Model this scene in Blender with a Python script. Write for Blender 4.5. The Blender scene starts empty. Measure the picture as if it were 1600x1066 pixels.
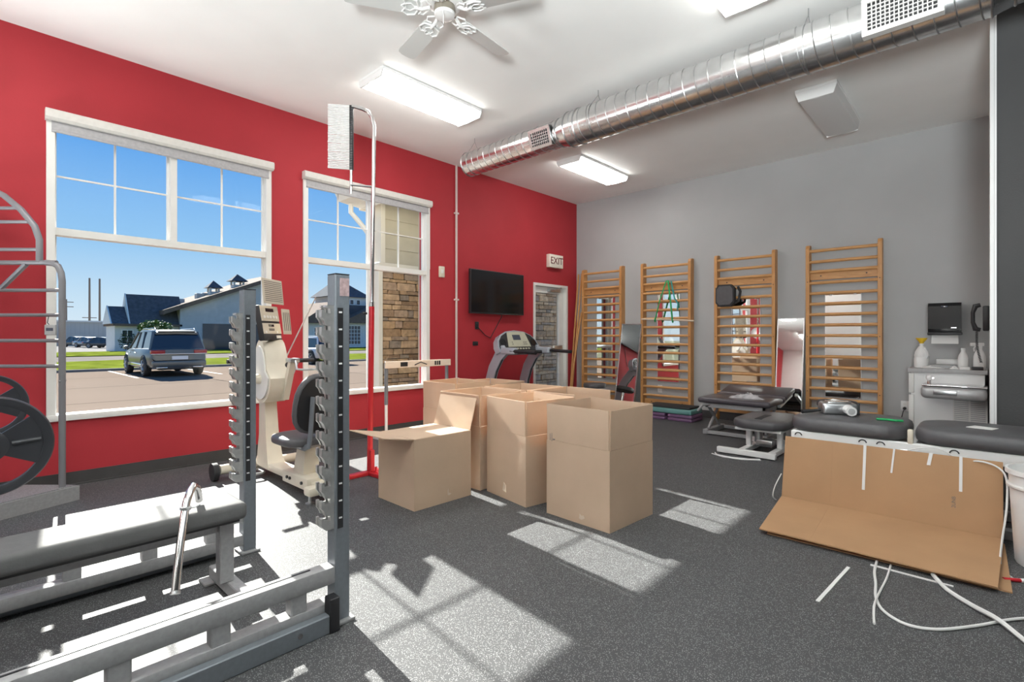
import bpy, bmesh, math, random
from mathutils import Vector, Matrix
random.seed(7)
R = math.radians
scene = bpy.context.scene
COL = scene.collection

# ------------------------------------------------------------------ camera
cam_d = bpy.data.cameras.new('camera')
cam_d.sensor_width = 36.0
cam_d.lens = 797.0 / 1600.0 * 36.0
cam_d.shift_y = -7.0 / 1600.0
cam_d.clip_end = 600
cam = bpy.data.objects.new('camera', cam_d)
cam.location = (0, 0, 1.2)
cam.rotation_euler = (R(90), 0, R(43))
COL.objects.link(cam)
scene.camera = cam

# ------------------------------------------------------------------ exposure
scene.view_settings.view_transform = 'Standard'
scene.view_settings.look = 'None'
scene.view_settings.exposure = 0.55
scene.view_settings.gamma = 1.0
scene.view_settings.use_curve_mapping = False

# ------------------------------------------------------------------ sky
world = bpy.data.worlds.new('sky')
scene.world = world
world.use_nodes = True
wn, wl = world.node_tree.nodes, world.node_tree.links
wn.clear()
w_out = wn.new('ShaderNodeOutputWorld'); w_bg = wn.new('ShaderNodeBackground')
w_tc = wn.new('ShaderNodeTexCoord'); w_sep = wn.new('ShaderNodeSeparateXYZ'); w_cr = wn.new('ShaderNodeValToRGB')
wl.new(w_tc.outputs['Generated'], w_sep.inputs[0]); wl.new(w_sep.outputs['Z'], w_cr.inputs[0])
wl.new(w_cr.outputs[0], w_bg.inputs['Color']); wl.new(w_bg.outputs[0], w_out.inputs['Surface'])
el = w_cr.color_ramp.elements
el[0].position = 0.0; el[0].color = (0.78, 0.88, 0.97, 1)
el[1].position = 1.0; el[1].color = (0.07, 0.24, 0.72, 1)
for p, c in ((0.06, (0.62, 0.80, 0.97, 1)), (0.15, (0.34, 0.62, 0.95, 1)), (0.29, (0.15, 0.42, 0.90, 1))):
    e = el.new(p); e.color = c
w_bg.inputs['Strength'].default_value = 0.72

# ------------------------------------------------------------------ sun
SUN_DIR = Vector((1.0, -0.105, -0.672)).normalized()
sun_d = bpy.data.lights.new('sun', 'SUN')
sun_d.energy = 16.0
sun_d.angle = R(0.55)
sun_d.color = (1.0, 0.95, 0.88)
sun = bpy.data.objects.new('sun', sun_d)
sun.rotation_euler = SUN_DIR.to_track_quat('-Z', 'Y').to_euler()
sun.location = (-30, 5, 25)
COL.objects.link(sun)
LAMP = 11.0          # strength of the lit fluorescent lenses

# ------------------------------------------------------------------ materials
def new_mat(name):
    m = bpy.data.materials.new(name); m.use_nodes = True
    n = m.node_tree.nodes; n.clear()
    out = n.new('ShaderNodeOutputMaterial'); b = n.new('ShaderNodeBsdfPrincipled')
    m.node_tree.links.new(b.outputs[0], out.inputs['Surface'])
    return m, n, m.node_tree.links, b, out

def mat(name, col, rough=0.5, metal=0.0, noise=None, bump=None, spec=None, coat=0.0, stretch=None):
    """noise=(scale, amount[, detail]); bump=(scale, strength)"""
    m, n, l, b, out = new_mat(name)
    b.inputs['Base Color'].default_value = (*col, 1)
    b.inputs['Roughness'].default_value = rough
    b.inputs['Metallic'].default_value = metal
    if spec is not None: b.inputs['Specular IOR Level'].default_value = spec
    if coat: b.inputs['Coat Weight'].default_value = coat
    tc = None
    if noise or bump:
        tc = n.new('ShaderNodeTexCoord'); mp = n.new('ShaderNodeMapping')
        l.new(tc.outputs['Object'], mp.inputs[0])
        if stretch: mp.inputs['Scale'].default_value = stretch
    if noise:
        nt = n.new('ShaderNodeTexNoise'); nt.inputs['Scale'].default_value = noise[0]
        nt.inputs['Detail'].default_value = noise[2] if len(noise) > 2 else 4
        l.new(mp.outputs[0], nt.inputs['Vector'])
        cr = n.new('ShaderNodeValToRGB'); a = noise[1]
        cr.color_ramp.elements[0].position = 0.3; cr.color_ramp.elements[1].position = 0.7
        cr.color_ramp.elements[0].color = (*[max(0, c * (1 - a)) for c in col], 1)
        cr.color_ramp.elements[1].color = (*[min(1, c * (1 + a)) for c in col], 1)
        l.new(nt.outputs['Fac'], cr.inputs[0]); l.new(cr.outputs[0], b.inputs['Base Color'])
    if bump:
        nb = n.new('ShaderNodeTexNoise'); nb.inputs['Scale'].default_value = bump[0]; nb.inputs['Detail'].default_value = 3
        l.new(mp.outputs[0], nb.inputs['Vector'])
        bp = n.new('ShaderNodeBump'); bp.inputs['Strength'].default_value = bump[1]; bp.inputs['Distance'].default_value = 0.01
        l.new(nb.outputs['Fac'], bp.inputs['Height']); l.new(bp.outputs[0], b.inputs['Normal'])
    return m

def emis(name, col, strength):
    m, n, l, b, out = new_mat(name)
    b.inputs['Base Color'].default_value = (0.9, 0.9, 0.88, 1)
    b.inputs['Emission Color'].default_value = (*col, 1)
    b.inputs['Emission Strength'].default_value = strength
    return m

def glass_mat(name, tint=(0.93, 0.95, 0.95), amount=0.14):
    m, n, l, b, out = new_mat(name); n.remove(b)
    tr = n.new('ShaderNodeBsdfTransparent'); tr.inputs[0].default_value = (*tint, 1)
    gl = n.new('ShaderNodeBsdfGlossy'); gl.inputs['Roughness'].default_value = 0.0
    fr = n.new('ShaderNodeFresnel'); fr.inputs['IOR'].default_value = 1.45
    mu = n.new('ShaderNodeMath'); mu.operation = 'MULTIPLY'; mu.inputs[1].default_value = amount
    mx = n.new('ShaderNodeMixShader')
    l.new(fr.outputs[0], mu.inputs[0]); l.new(mu.outputs[0], mx.inputs[0])
    l.new(tr.outputs[0], mx.inputs[1]); l.new(gl.outputs[0], mx.inputs[2]); l.new(mx.outputs[0], out.inputs['Surface'])
    return m

def rubber_floor():
    m, n, l, b, out = new_mat('speckled rubber floor')
    tc = n.new('ShaderNodeTexCoord')
    v = n.new('ShaderNodeTexVoronoi'); v.inputs['Scale'].default_value = 270
    l.new(tc.outputs['Object'], v.inputs['Vector'])
    sep = n.new('ShaderNodeSeparateColor'); l.new(v.outputs['Color'], sep.inputs[0])
    g = n.new('ShaderNodeMath'); g.operation = 'GREATER_THAN'; g.inputs[1].default_value = 0.70
    l.new(sep.outputs[0], g.inputs[0])
    d = n.new('ShaderNodeMath'); d.operation = 'LESS_THAN'; d.inputs[1].default_value = 0.45
    l.new(v.outputs['Distance'], d.inputs[0])
    mu = n.new('ShaderNodeMath'); mu.operation = 'MULTIPLY'; l.new(g.outputs[0], mu.inputs[0]); l.new(d.outputs[0], mu.inputs[1])
    nt = n.new('ShaderNodeTexNoise'); nt.inputs['Scale'].default_value = 1.3; nt.inputs['Detail'].default_value = 3
    l.new(tc.outputs['Object'], nt.inputs['Vector'])
    base = n.new('ShaderNodeValToRGB')
    base.color_ramp.elements[0].color = (0.058, 0.059, 0.061, 1); base.color_ramp.elements[1].color = (0.078, 0.079, 0.082, 1)
    l.new(nt.outputs['Fac'], base.inputs[0])
    mx = n.new('ShaderNodeMix'); mx.data_type = 'RGBA'
    l.new(mu.outputs[0], mx.inputs['Factor']); l.new(base.outputs[0], mx.inputs[6]); mx.inputs[7].default_value = (0.26, 0.265, 0.27, 1)
    l.new(mx.outputs[2], b.inputs['Base Color'])
    b.inputs['Roughness'].default_value = 0.55
    b.inputs['Specular IOR Level'].default_value = 0.18
    bp = n.new('ShaderNodeBump'); bp.inputs['Strength'].default_value = 0.12; bp.inputs['Distance'].default_value = 0.004
    l.new(v.outputs['Distance'], bp.inputs['Height']); l.new(bp.outputs[0], b.inputs['Normal'])
    return m

def random_ramp(name, cols, rough=0.8, bump=None, grain=0.18, gscale=14):
    m, n, l, b, out = new_mat(name)
    oi = n.new('ShaderNodeObjectInfo'); ge = n.new('ShaderNodeNewGeometry')
    ad = n.new('ShaderNodeMath'); ad.operation = 'ADD'; fr = n.new('ShaderNodeMath'); fr.operation = 'FRACT'
    l.new(oi.outputs['Random'], ad.inputs[0]); l.new(ge.outputs['Random Per Island'], ad.inputs[1]); l.new(ad.outputs[0], fr.inputs[0])
    cr = n.new('ShaderNodeValToRGB'); e = cr.color_ramp.elements
    e[0].color = (*cols[0], 1); e[1].color = (*cols[-1], 1)
    for i, c in enumerate(cols[1:-1]):
        k = e.new((i + 1) / (len(cols) - 1)); k.color = (*c, 1)
    l.new(fr.outputs[0], cr.inputs[0])
    tc = n.new('ShaderNodeTexCoord'); nt = n.new('ShaderNodeTexNoise'); nt.inputs['Scale'].default_value = gscale; nt.inputs['Detail'].default_value = 5
    l.new(ge.outputs['Position'], nt.inputs['Vector'])
    mr = n.new('ShaderNodeMapRange'); mr.inputs['To Min'].default_value = 1 - grain; mr.inputs['To Max'].default_value = 1 + grain
    mr.inputs['From Min'].default_value = 0.3; mr.inputs['From Max'].default_value = 0.7
    l.new(nt.outputs['Fac'], mr.inputs[0])
    mx = n.new('ShaderNodeVectorMath'); mx.operation = 'SCALE'
    l.new(cr.outputs[0], mx.inputs[0]); l.new(mr.outputs[0], mx.inputs['Scale'])
    l.new(mx.outputs[0], b.inputs['Base Color'])
    b.inputs['Roughness'].default_value = rough
    if bump:
        bp = n.new('ShaderNodeBump'); bp.inputs['Strength'].default_value = bump; bp.inputs['Distance'].default_value = 0.02
        l.new(nt.outputs['Fac'], bp.inputs['Height']); l.new(bp.outputs[0], b.inputs['Normal'])
    return m

def wood_mat(name, c1, c2, axis_stretch, rough=0.42):
    m, n, l, b, out = new_mat(name)
    tc = n.new('ShaderNodeTexCoord'); mp = n.new('ShaderNodeMapping'); mp.inputs['Scale'].default_value = axis_stretch
    l.new(tc.outputs['Object'], mp.inputs[0])
    nt = n.new('ShaderNodeTexNoise'); nt.inputs['Scale'].default_value = 9; nt.inputs['Detail'].default_value = 6; nt.inputs['Distortion'].default_value = 0.6
    l.new(mp.outputs[0], nt.inputs['Vector'])
    cr = n.new('ShaderNodeValToRGB'); cr.color_ramp.elements[0].position = 0.32; cr.color_ramp.elements[1].position = 0.68
    cr.color_ramp.elements[0].color = (*c1, 1); cr.color_ramp.elements[1].color = (*c2, 1)
    l.new(nt.outputs['Fac'], cr.inputs[0]); l.new(cr.outputs[0], b.inputs['Base Color'])
    b.inputs['Roughness'].default_value = rough
    return m

def cardboard_mat(name, col):
    m, n, l, b, out = new_mat(name)
    tc = n.new('ShaderNodeTexCoord')
    nt = n.new('ShaderNodeTexNoise'); nt.inputs['Scale'].default_value = 3.0; nt.inputs['Detail'].default_value = 6
    l.new(tc.outputs['Object'], nt.inputs['Vector'])
    cr = n.new('ShaderNodeValToRGB'); cr.color_ramp.elements[0].position = 0.3; cr.color_ramp.elements[1].position = 0.7
    cr.color_ramp.elements[0].color = (*[c * 0.92 for c in col], 1); cr.color_ramp.elements[1].color = (*[c * 1.07 for c in col], 1)
    l.new(nt.outputs['Fac'], cr.inputs[0]); l.new(cr.outputs[0], b.inputs['Base Color'])
    b.inputs['Roughness'].default_value = 0.75
    n2 = n.new('ShaderNodeTexNoise'); n2.inputs['Scale'].default_value = 16; n2.inputs['Detail'].default_value = 4
    l.new(tc.outputs['Object'], n2.inputs['Vector'])
    bp = n.new('ShaderNodeBump'); bp.inputs['Strength'].default_value = 0.13; bp.inputs['Distance'].default_value = 0.01
    l.new(n2.outputs['Fac'], bp.inputs['Height']); l.new(bp.outputs[0], b.inputs['Normal'])
    tl = n.new('ShaderNodeBsdfTranslucent'); tl.inputs[0].default_value = (0.95, 0.52, 0.16, 1)
    mx = n.new('ShaderNodeMixShader'); mx.inputs[0].default_value = 0.13
    l.new(b.outputs[0], mx.inputs[1]); l.new(tl.outputs[0], mx.inputs[2]); l.new(mx.outputs[0], out.inputs['Surface'])
    return m

M = {}
M['floor'] = rubber_floor()
M['red'] = mat('red wall paint', (0.42, 0.036, 0.046), 0.6, noise=(2.0, 0.05), bump=(120, 0.05), spec=0.2)
M['grey'] = mat('grey wall paint', (0.425, 0.43, 0.43), 0.6, noise=(1.5, 0.04), bump=(120, 0.05))
M['dkgrey'] = mat('charcoal wall paint', (0.085, 0.085, 0.086), 0.8, noise=(1.5, 0.05), bump=(90, 0.12), spec=0.15)
M['rearwall'] = mat('pale wall paint', (0.80, 0.80, 0.78), 0.6, noise=(1.5, 0.03))
M['dkgrey2'] = mat('dark side wall paint', (0.16, 0.16, 0.165), 0.7, noise=(1.5, 0.04))
M['ceil'] = mat('white ceiling paint', (0.86, 0.86, 0.84), 0.85, noise=(3.0, 0.015), bump=(150, 0.06))
M['base'] = mat('dark rubber cove base', (0.055, 0.052, 0.052), 0.5, noise=(5, 0.15))
M['white'] = mat('white vinyl', (0.74, 0.73, 0.70), 0.45, noise=(6, 0.03))
M['ltwhite'] = mat('white enamel', (0.80, 0.80, 0.79), 0.35)
M['cream'] = mat('cream plastic', (0.66, 0.60, 0.49), 0.45, noise=(8, 0.04))
M['offwhite'] = mat('off white fabric', (0.66, 0.64, 0.60), 0.8, noise=(30, 0.04))
M['blindgrey'] = mat('rolled shade fabric', (0.42, 0.41, 0.42), 0.8, noise=(40, 0.08))
M['glass'] = glass_mat('window glass')
M['mirror'] = mat('mirror silvering', (0.86, 0.88, 0.87), 0.02, 1.0)
M['alu'] = mat('brushed aluminium', (0.62, 0.63, 0.64), 0.32, 1.0, noise=(20, 0.06))
M['chrome'] = mat('chrome', (0.78, 0.78, 0.78), 0.12, 1.0)
M['galv'] = mat('galvanised duct steel', (0.70, 0.70, 0.70), 0.24, 1.0, noise=(7, 0.12, 6), bump=(5, 0.12))
M['seam'] = mat('galvanised seam', (0.48, 0.48, 0.48), 0.35, 1.0)
M['silver'] = mat('silver powder coat', (0.32, 0.32, 0.325), 0.58, 0.2, noise=(60, 0.08))
M['framegrey'] = mat('dark grey frame paint', (0.20, 0.20, 0.215), 0.4, 0.25)
M['hookmetal'] = mat('nickel hook plate', (0.52, 0.52, 0.51), 0.38, 0.7, noise=(40, 0.1))
M['gunmetal'] = mat('blue grey powder coat', (0.17, 0.188, 0.21), 0.45, 0.2, noise=(60, 0.06))
M['black'] = mat('black plastic', (0.018, 0.018, 0.02), 0.45)
M['blackgloss'] = mat('black screen', (0.006, 0.006, 0.008), 0.12)
M['rubber'] = mat('black rubber', (0.025, 0.025, 0.027), 0.7)
M['platepaint'] = mat('satin black cast iron', (0.032, 0.034, 0.040), 0.38)
M['vinyl'] = mat('charcoal vinyl upholstery', (0.085, 0.083, 0.088), 0.45, noise=(25, 0.08), bump=(60, 0.05))
M['greyvinyl'] = mat('grey vinyl upholstery', (0.125, 0.125, 0.125), 0.65, spec=0.12, noise=(25, 0.05), bump=(80, 0.08))
M['violetvinyl'] = mat('dark plum vinyl upholstery', (0.070, 0.062, 0.072), 0.30, noise=(25, 0.08))
M['pine'] = wood_mat('varnished pine rail', (0.50, 0.235, 0.075), (0.64, 0.33, 0.12), (3, 3, 0.5))
M['pinex'] = wood_mat('varnished pine rung', (0.50, 0.245, 0.085), (0.66, 0.36, 0.145), (0.6, 4, 4))
M['dowel'] = wood_mat('pale dowel', (0.62, 0.50, 0.36), (0.72, 0.62, 0.48), (1, 5, 5))
M['card'] = cardboard_mat('cardboard', (0.60, 0.45, 0.325))
M['cardflat'] = cardboard_mat('cardboard sheet', (0.46, 0.275, 0.145))
M['cardlight'] = mat('torn cardboard ply', (0.72, 0.58, 0.44), 0.9)
M['cardline'] = mat('cardboard crease', (0.34, 0.22, 0.13), 0.8)
M['redmetal'] = mat('red powder coat', (0.52, 0.02, 0.03), 0.3, 0.1)
M['lamp'] = emis('lit fluorescent lens', (1.0, 0.995, 0.95), LAMP)
M['lampoff'] = mat('unlit acrylic lens', (0.66, 0.66, 0.65), 0.4)
M['fanblade'] = mat('fan blade', (0.56, 0.56, 0.54), 0.5)
M['fanbrown'] = mat('antique fan metal', (0.28, 0.25, 0.20), 0.4, 0.4)
M['fanwhite'] = mat('white fan metal', (0.75, 0.74, 0.72), 0.35)
M['exitwhite'] = mat('exit sign housing', (0.82, 0.76, 0.66), 0.4)
M['exitred'] = mat('exit lettering', (0.12, 0.008, 0.012), 0.5)
M['teal'] = mat('teal plastic', (0.13, 0.30, 0.29), 0.5)
M['purple'] = mat('purple plastic', (0.19, 0.10, 0.20), 0.5)
M['green'] = mat('green band', (0.01, 0.35, 0.10), 0.5)
M['tealband'] = mat('teal band', (0.03, 0.28, 0.25), 0.5)
M['paper'] = mat('paper', (0.82, 0.82, 0.80), 0.8)
M['tape'] = mat('plastic strap', (0.72, 0.72, 0.71), 0.4)
M['yellow'] = mat('yellow plastic', (0.85, 0.55, 0.03), 0.4)
M['bottle'] = mat('translucent white plastic', (0.80, 0.80, 0.79), 0.35)
M['laminate'] = mat('grey laminate', (0.40, 0.40, 0.40), 0.45, noise=(30, 0.06))
M['steel'] = mat('stainless steel', (0.55, 0.56, 0.57), 0.28, 1.0, noise=(25, 0.06))
M['fountainsteel'] = mat('satin fountain steel', (0.46, 0.46, 0.46), 0.35, 0.35, noise=(25, 0.05))
M['cloth'] = mat('grey towelling', (0.42, 0.41, 0.42), 0.95, noise=(14, 0.35))
M['conduit'] = mat('white conduit', (0.60, 0.50, 0.47), 0.4)
M['lcd'] = mat('display', (0.05, 0.06, 0.09), 0.2)
M['panelbeige'] = mat('console beige', (0.48, 0.47, 0.36), 0.5, noise=(30, 0.05))
M['ubebeige'] = mat('console label', (0.58, 0.52, 0.42), 0.5)
M['lines'] = mat('printed lines', (0.18, 0.16, 0.14), 0.7)
M['treadsilver'] = mat('treadmill silver paint', (0.42, 0.46, 0.52), 0.35, 0.3)
M['hurdle'] = mat('hurdle board', (0.78, 0.66, 0.54), 0.5)
# outdoors
M['concrete'] = mat('parking concrete', (0.165, 0.13, 0.105), 0.9, spec=0.0, noise=(0.35, 0.12, 6), bump=(20, 0.1))
M['joint'] = mat('joint sealer', (0.06, 0.055, 0.05), 0.9)
M['road'] = mat('road concrete', (0.155, 0.14, 0.13), 0.9, spec=0.0, noise=(0.3, 0.1))
M['farlot'] = mat('far lot concrete', (0.22, 0.21, 0.20), 0.9, spec=0.0, noise=(0.2, 0.08))
M['grass'] = mat('grass', (0.10, 0.122, 0.018), 0.9, spec=0.0, noise=(1.2, 0.35, 8), bump=(4, 0.6))
M['earth'] = mat('far ground', (0.12, 0.12, 0.08), 0.95, spec=0.0, noise=(0.1, 0.2))
M['paint'] = mat('white line paint', (0.42, 0.40, 0.38), 0.8, noise=(8, 0.15))
M['stone'] = random_ramp('ledgestone', [(0.24, 0.145, 0.085), (0.52, 0.34, 0.19), (0.34, 0.22, 0.135), (0.62, 0.42, 0.25), (0.42, 0.29, 0.20), (0.30, 0.235, 0.18), (0.56, 0.36, 0.20)], 0.85, 0.5, 0.25)
M['mortar'] = mat('dark mortar', (0.10, 0.075, 0.055), 0.95)
M['siding'] = mat('cream lap siding', (0.52, 0.48, 0.39), 0.7, spec=0.05, noise=(6, 0.05), bump=(40, 0.08))
M['trimcream'] = mat('cream trim board', (0.74, 0.70, 0.62), 0.6)
M['bgrey'] = mat('grey building wall', (0.50, 0.50, 0.50), 0.8, spec=0.05, noise=(2, 0.06))
M['bwhite'] = mat('pale building wall', (0.66, 0.66, 0.63), 0.8, spec=0.05, noise=(2, 0.05))
M['roofbrown'] = mat('brown shingles', (0.15, 0.115, 0.095), 0.9, spec=0.05, noise=(3, 0.2))
M['roofdark'] = mat('slate shingles', (0.085, 0.092, 0.105), 0.9, spec=0.05, noise=(3, 0.2))
M['metalwall'] = mat('ribbed metal wall', (0.46, 0.46, 0.44), 0.6, spec=0.05)
M['bglass'] = mat('building window glass', (0.04, 0.05, 0.065), 0.08)
M['pole'] = mat('weathered pole', (0.12, 0.095, 0.08), 0.9)
M['leaf'] = random_ramp('leaves', [(0.05, 0.10, 0.02), (0.11, 0.17, 0.045), (0.075, 0.13, 0.03)], 0.7, None, 0.2, 3)
M['leafdark'] = random_ramp('dark leaves', [(0.02, 0.045, 0.012), (0.04, 0.075, 0.02), (0.03, 0.06, 0.015)], 0.7, None, 0.2, 3)
M['bark'] = mat('bark', (0.10, 0.07, 0.05), 0.9)
M['carpaint'] = mat('grey green car paint', (0.115, 0.125, 0.12), 0.3, 0.15, coat=0.35)
M['carglass'] = mat('tinted car glass', (0.012, 0.018, 0.030), 0.05, coat=0.5)
M['cardark'] = mat('car lower trim', (0.025, 0.026, 0.028), 0.55)
M['tail'] = mat('tail lamp', (0.35, 0.015, 0.02), 0.15)
M['caralloy'] = mat('alloy wheel', (0.50, 0.51, 0.52), 0.3, 0.7)
M['cardarkpaint'] = mat('dark car paint', (0.035, 0.04, 0.048), 0.2, 0.4, coat=0.6)
M['carsilver'] = mat('silver car paint', (0.30, 0.31, 0.33), 0.25, 0.5, coat=0.6)
M['carwhite'] = mat('white car paint', (0.55, 0.56, 0.58), 0.3, coat=0.5)

# ------------------------------------------------------------------ mesh helper
class MB:
    def __init__(s): s.v = []; s.f = []
    def add(s, vs, fs, T=None):
        o = len(s.v)
        for p in vs:
            p = Vector(p)
            s.v.append(tuple(T @ p) if T is not None else tuple(p))
        s.f += [tuple(i + o for i in f) for f in fs]
        return s
    def box(s, x0, x1, y0, y1, z0, z1, T=None):
        return s.add([(x0,y0,z0),(x1,y0,z0),(x1,y1,z0),(x0,y1,z0),(x0,y0,z1),(x1,y0,z1),(x1,y1,z1),(x0,y1,z1)],
                     [(0,3,2,1),(4,5,6,7),(0,1,5,4),(1,2,6,5),(2,3,7,6),(3,0,4,7)], T)
    def rbox(s, x0, x1, y0, y1, z0, z1, r=0.01, seg=2, T=None):
        bm = bmesh.new(); bmesh.ops.create_cube(bm, size=1)
        for v in bm.verts:
            v.co = Vector(((x0+x1)/2 + v.co.x*(x1-x0), (y0+y1)/2 + v.co.y*(y1-y0), (z0+z1)/2 + v.co.z*(z1-z0)))
        r = min(r, 0.49*min(x1-x0, y1-y0, z1-z0))
        bmesh.ops.bevel(bm, geom=list(bm.edges), offset=r, segments=seg, profile=0.5, affect='EDGES')
        bm.verts.index_update()
        s.add([v.co.copy() for v in bm.verts], [[v.index for v in f.verts] for f in bm.faces], T); bm.free()
        return s
    def prism(s, poly, axis, a, b, T=None):
        n = len(poly)
        def P(p, t): return {'x': (t, p[0], p[1]), 'y': (p[0], t, p[1]), 'z': (p[0], p[1], t)}[axis]
        vs = [P(p, a) for p in poly] + [P(p, b) for p in poly]
        fs = [tuple(range(n))[::-1], tuple(range(n, 2*n))] + [(i, (i+1) % n, n+(i+1) % n, n+i) for i in range(n)]
        return s.add(vs, fs, T)
    def cyl(s, p0, p1, r, n=14, r2=None, T=None, caps=True):
        p0, p1 = Vector(p0), Vector(p1); d = (p1-p0).normalized()
        a = Vector((0,0,1)) if abs(d.z) < 0.9 else Vector((1,0,0))
        u = d.cross(a).normalized(); w = d.cross(u)
        r2 = r if r2 is None else r2
        vs = []
        for p, q in ((p0, r), (p1, r2)):
            for i in range(n):
                t = 2*math.pi*i/n; vs.append(p + (u*math.cos(t) + w*math.sin(t))*q)
        fs = [(i, (i+1) % n, n+(i+1) % n, n+i) for i in range(n)]
        if caps: fs += [tuple(range(n))[::-1], tuple(range(n, 2*n))]
        return s.add(vs, fs, T)
    def tube(s, pts, r, n=10, T=None, closed=False, flat=None):
        pts = [Vector(p) for p in pts]; k = len(pts); rings = []
        prev = None
        for i, p in enumerate(pts):
            if closed: d = (pts[(i+1) % k] - pts[i-1]).normalized()
            elif i == 0: d = (pts[1]-p).normalized()
            elif i == k-1: d = (p-pts[i-1]).normalized()
            else: d = ((pts[i+1]-p).normalized() + (p-pts[i-1]).normalized()).normalized()
            if prev is None:
                a = Vector((0,0,1)) if abs(d.z) < 0.9 else Vector((1,0,0))
                u = d.cross(a).normalized()
            else:
                u = (prev - d*prev.dot(d)).normalized()
            prev = u; w = d.cross(u)
            rr = r[i] if isinstance(r, (list, tuple)) else r
            fl = flat or 1.0
            rings.append([p + u*math.cos(2*math.pi*j/n)*rr + w*math.sin(2*math.pi*j/n)*rr*fl for j in range(n)])
        vs = [q for g in rings for q in g]; fs = []
        for i in range(k if closed else k-1):
            a, b = i*n, ((i+1) % k)*n
            fs += [(a+j, a+(j+1) % n, b+(j+1) % n, b+j) for j in range(n)]
        if not closed: fs += [tuple(range(n))[::-1], tuple(range((k-1)*n, k*n))]
        return s.add(vs, fs, T)
    def lathe(s, prof, n=20, T=None, ring=False):
        vs = []; k = len(prof)
        for (r, z) in prof:
            for j in range(n):
                t = 2*math.pi*j/n; vs.append((r*math.cos(t), r*math.sin(t), z))
        fs = []
        for i in range(k-1):
            fs += [(i*n+j, i*n+(j+1) % n, (i+1)*n+(j+1) % n, (i+1)*n+j) for j in range(n)]
        if ring: fs += [((k-1)*n+j, (k-1)*n+(j+1) % n, (j+1) % n, j) for j in range(n)]
        else: fs += [tuple(range(n))[::-1], tuple(range((k-1)*n, k*n))]
        return s.add(vs, fs, T)
    def ball(s, c, r, n=12, m=8, T=None):
        r = (r, r, r) if not isinstance(r, (tuple, list)) else r
        vs = [(c[0], c[1], c[2]-r[2])]
        for i in range(1, m):
            a = -math.pi/2 + math.pi*i/m
            for j in range(n):
                t = 2*math.pi*j/n
                vs.append((c[0]+r[0]*math.cos(a)*math.cos(t), c[1]+r[1]*math.cos(a)*math.sin(t), c[2]+r[2]*math.sin(a)))
        vs.append((c[0], c[1], c[2]+r[2])); fs = []
        for j in range(n): fs.append((0, 1+(j+1) % n, 1+j))
        for i in range(m-2):
            a, b = 1+i*n, 1+(i+1)*n
            fs += [(a+j, a+(j+1) % n, b+(j+1) % n, b+j) for j in range(n)]
        L = len(vs)-1; a = 1+(m-2)*n
        for j in range(n): fs.append((a+j, a+(j+1) % n, L))
        return s.add(vs, fs, T)
    def loft(s, rings, T=None, caps=True):
        n = len(rings[0]); vs = [p for g in rings for p in g]; fs = []
        for i in range(len(rings)-1):
            a, b = i*n, (i+1)*n
            fs += [(a+j, a+(j+1) % n, b+(j+1) % n, b+j) for j in range(n)]
        if caps: fs += [tuple(range(n))[::-1], tuple(range((len(rings)-1)*n, len(rings)*n))]
        return s.add(vs, fs, T)
    def mesh(s, name, m, smooth=35):
        me = bpy.data.meshes.new(name); me.from_pydata(s.v, [], s.f)
        bm = bmesh.new(); bm.from_mesh(me)
        bmesh.ops.recalc_face_normals(bm, faces=bm.faces); bm.to_mesh(me); bm.free()
        if smooth:
            me.polygons.foreach_set('use_smooth', [True]*len(me.polygons))
            me.set_sharp_from_angle(angle=R(smooth))
        me.materials.append(M[m] if isinstance(m, str) else m)
        me.update(); return me
    def build(s, name, m, parent=None, loc=(0,0,0), rotz=0, smooth=35):
        o = bpy.data.objects.new(name, s.mesh(name, m, smooth)); COL.objects.link(o)
        o.location = loc; o.rotation_euler = (0, 0, rotz)
        if parent: o.parent = parent
        return o

def tag(o, label=None, cat=None, group=None, kind=None):
    if label: o['label'] = label
    if cat: o['category'] = cat
    if group: o['group'] = group
    if kind: o['kind'] = kind
    return o
def thing(name, label, cat, loc=(0,0,0), rotz=0, group=None):
    o = bpy.data.objects.new(name, None); COL.objects.link(o)
    o.empty_display_size = 0.1
    o.location = loc; o.rotation_euler = (0, 0, rotz)
    return tag(o, label, cat, group)
def struct(name, label=None, cat=None):
    o = bpy.data.objects.new(name, None); COL.objects.link(o); o.empty_display_size = 0.1
    return tag(o, label, cat, kind='structure')
def inst(me, name, parent, loc=(0,0,0), rot=(0,0,0), scale=(1,1,1)):
    o = bpy.data.objects.new(name, me); COL.objects.link(o)
    o.location = loc; o.rotation_euler = rot; o.scale = scale
    if parent: o.parent = parent
    return o
def dup(root, loc, rotz=0, label=None):
    def cp(o, parent):
        c = o.copy(); COL.objects.link(c); c.parent = parent
        for ch in list(o.children): cp(ch, c)
        return c
    r = cp(root, None); r.location = loc; r.rotation_euler = (0, 0, rotz)
    if label: r['label'] = label
    return r
def arc(c, r, a0, a1, n, plane='xz', y=0):
    out = []
    for i in range(n+1):
        t = R(a0 + (a1-a0)*i/n); p, q = c[0]+r*math.cos(t), c[1]+r*math.sin(t)
        out.append((p, y, q) if plane == 'xz' else (p, q, y) if plane == 'xy' else (y, p, q))
    return out
def text_mesh(txt, size, m, name, parent, loc, rot, depth=0.002, align='CENTER'):
    cu = bpy.data.curves.new(name, 'FONT'); cu.body = txt; cu.size = size; cu.extrude = depth
    cu.align_x = align; cu.align_y = 'CENTER'
    tmp = bpy.data.objects.new(name, cu); COL.objects.link(tmp)
    dg = bpy.context.evaluated_depsgraph_get()
    me = bpy.data.meshes.new_from_object(tmp.evaluated_get(dg))
    bpy.data.objects.remove(tmp)
    me.materials.clear(); me.materials.append(M[m])
    return inst(me, name, parent, loc, rot)

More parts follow.
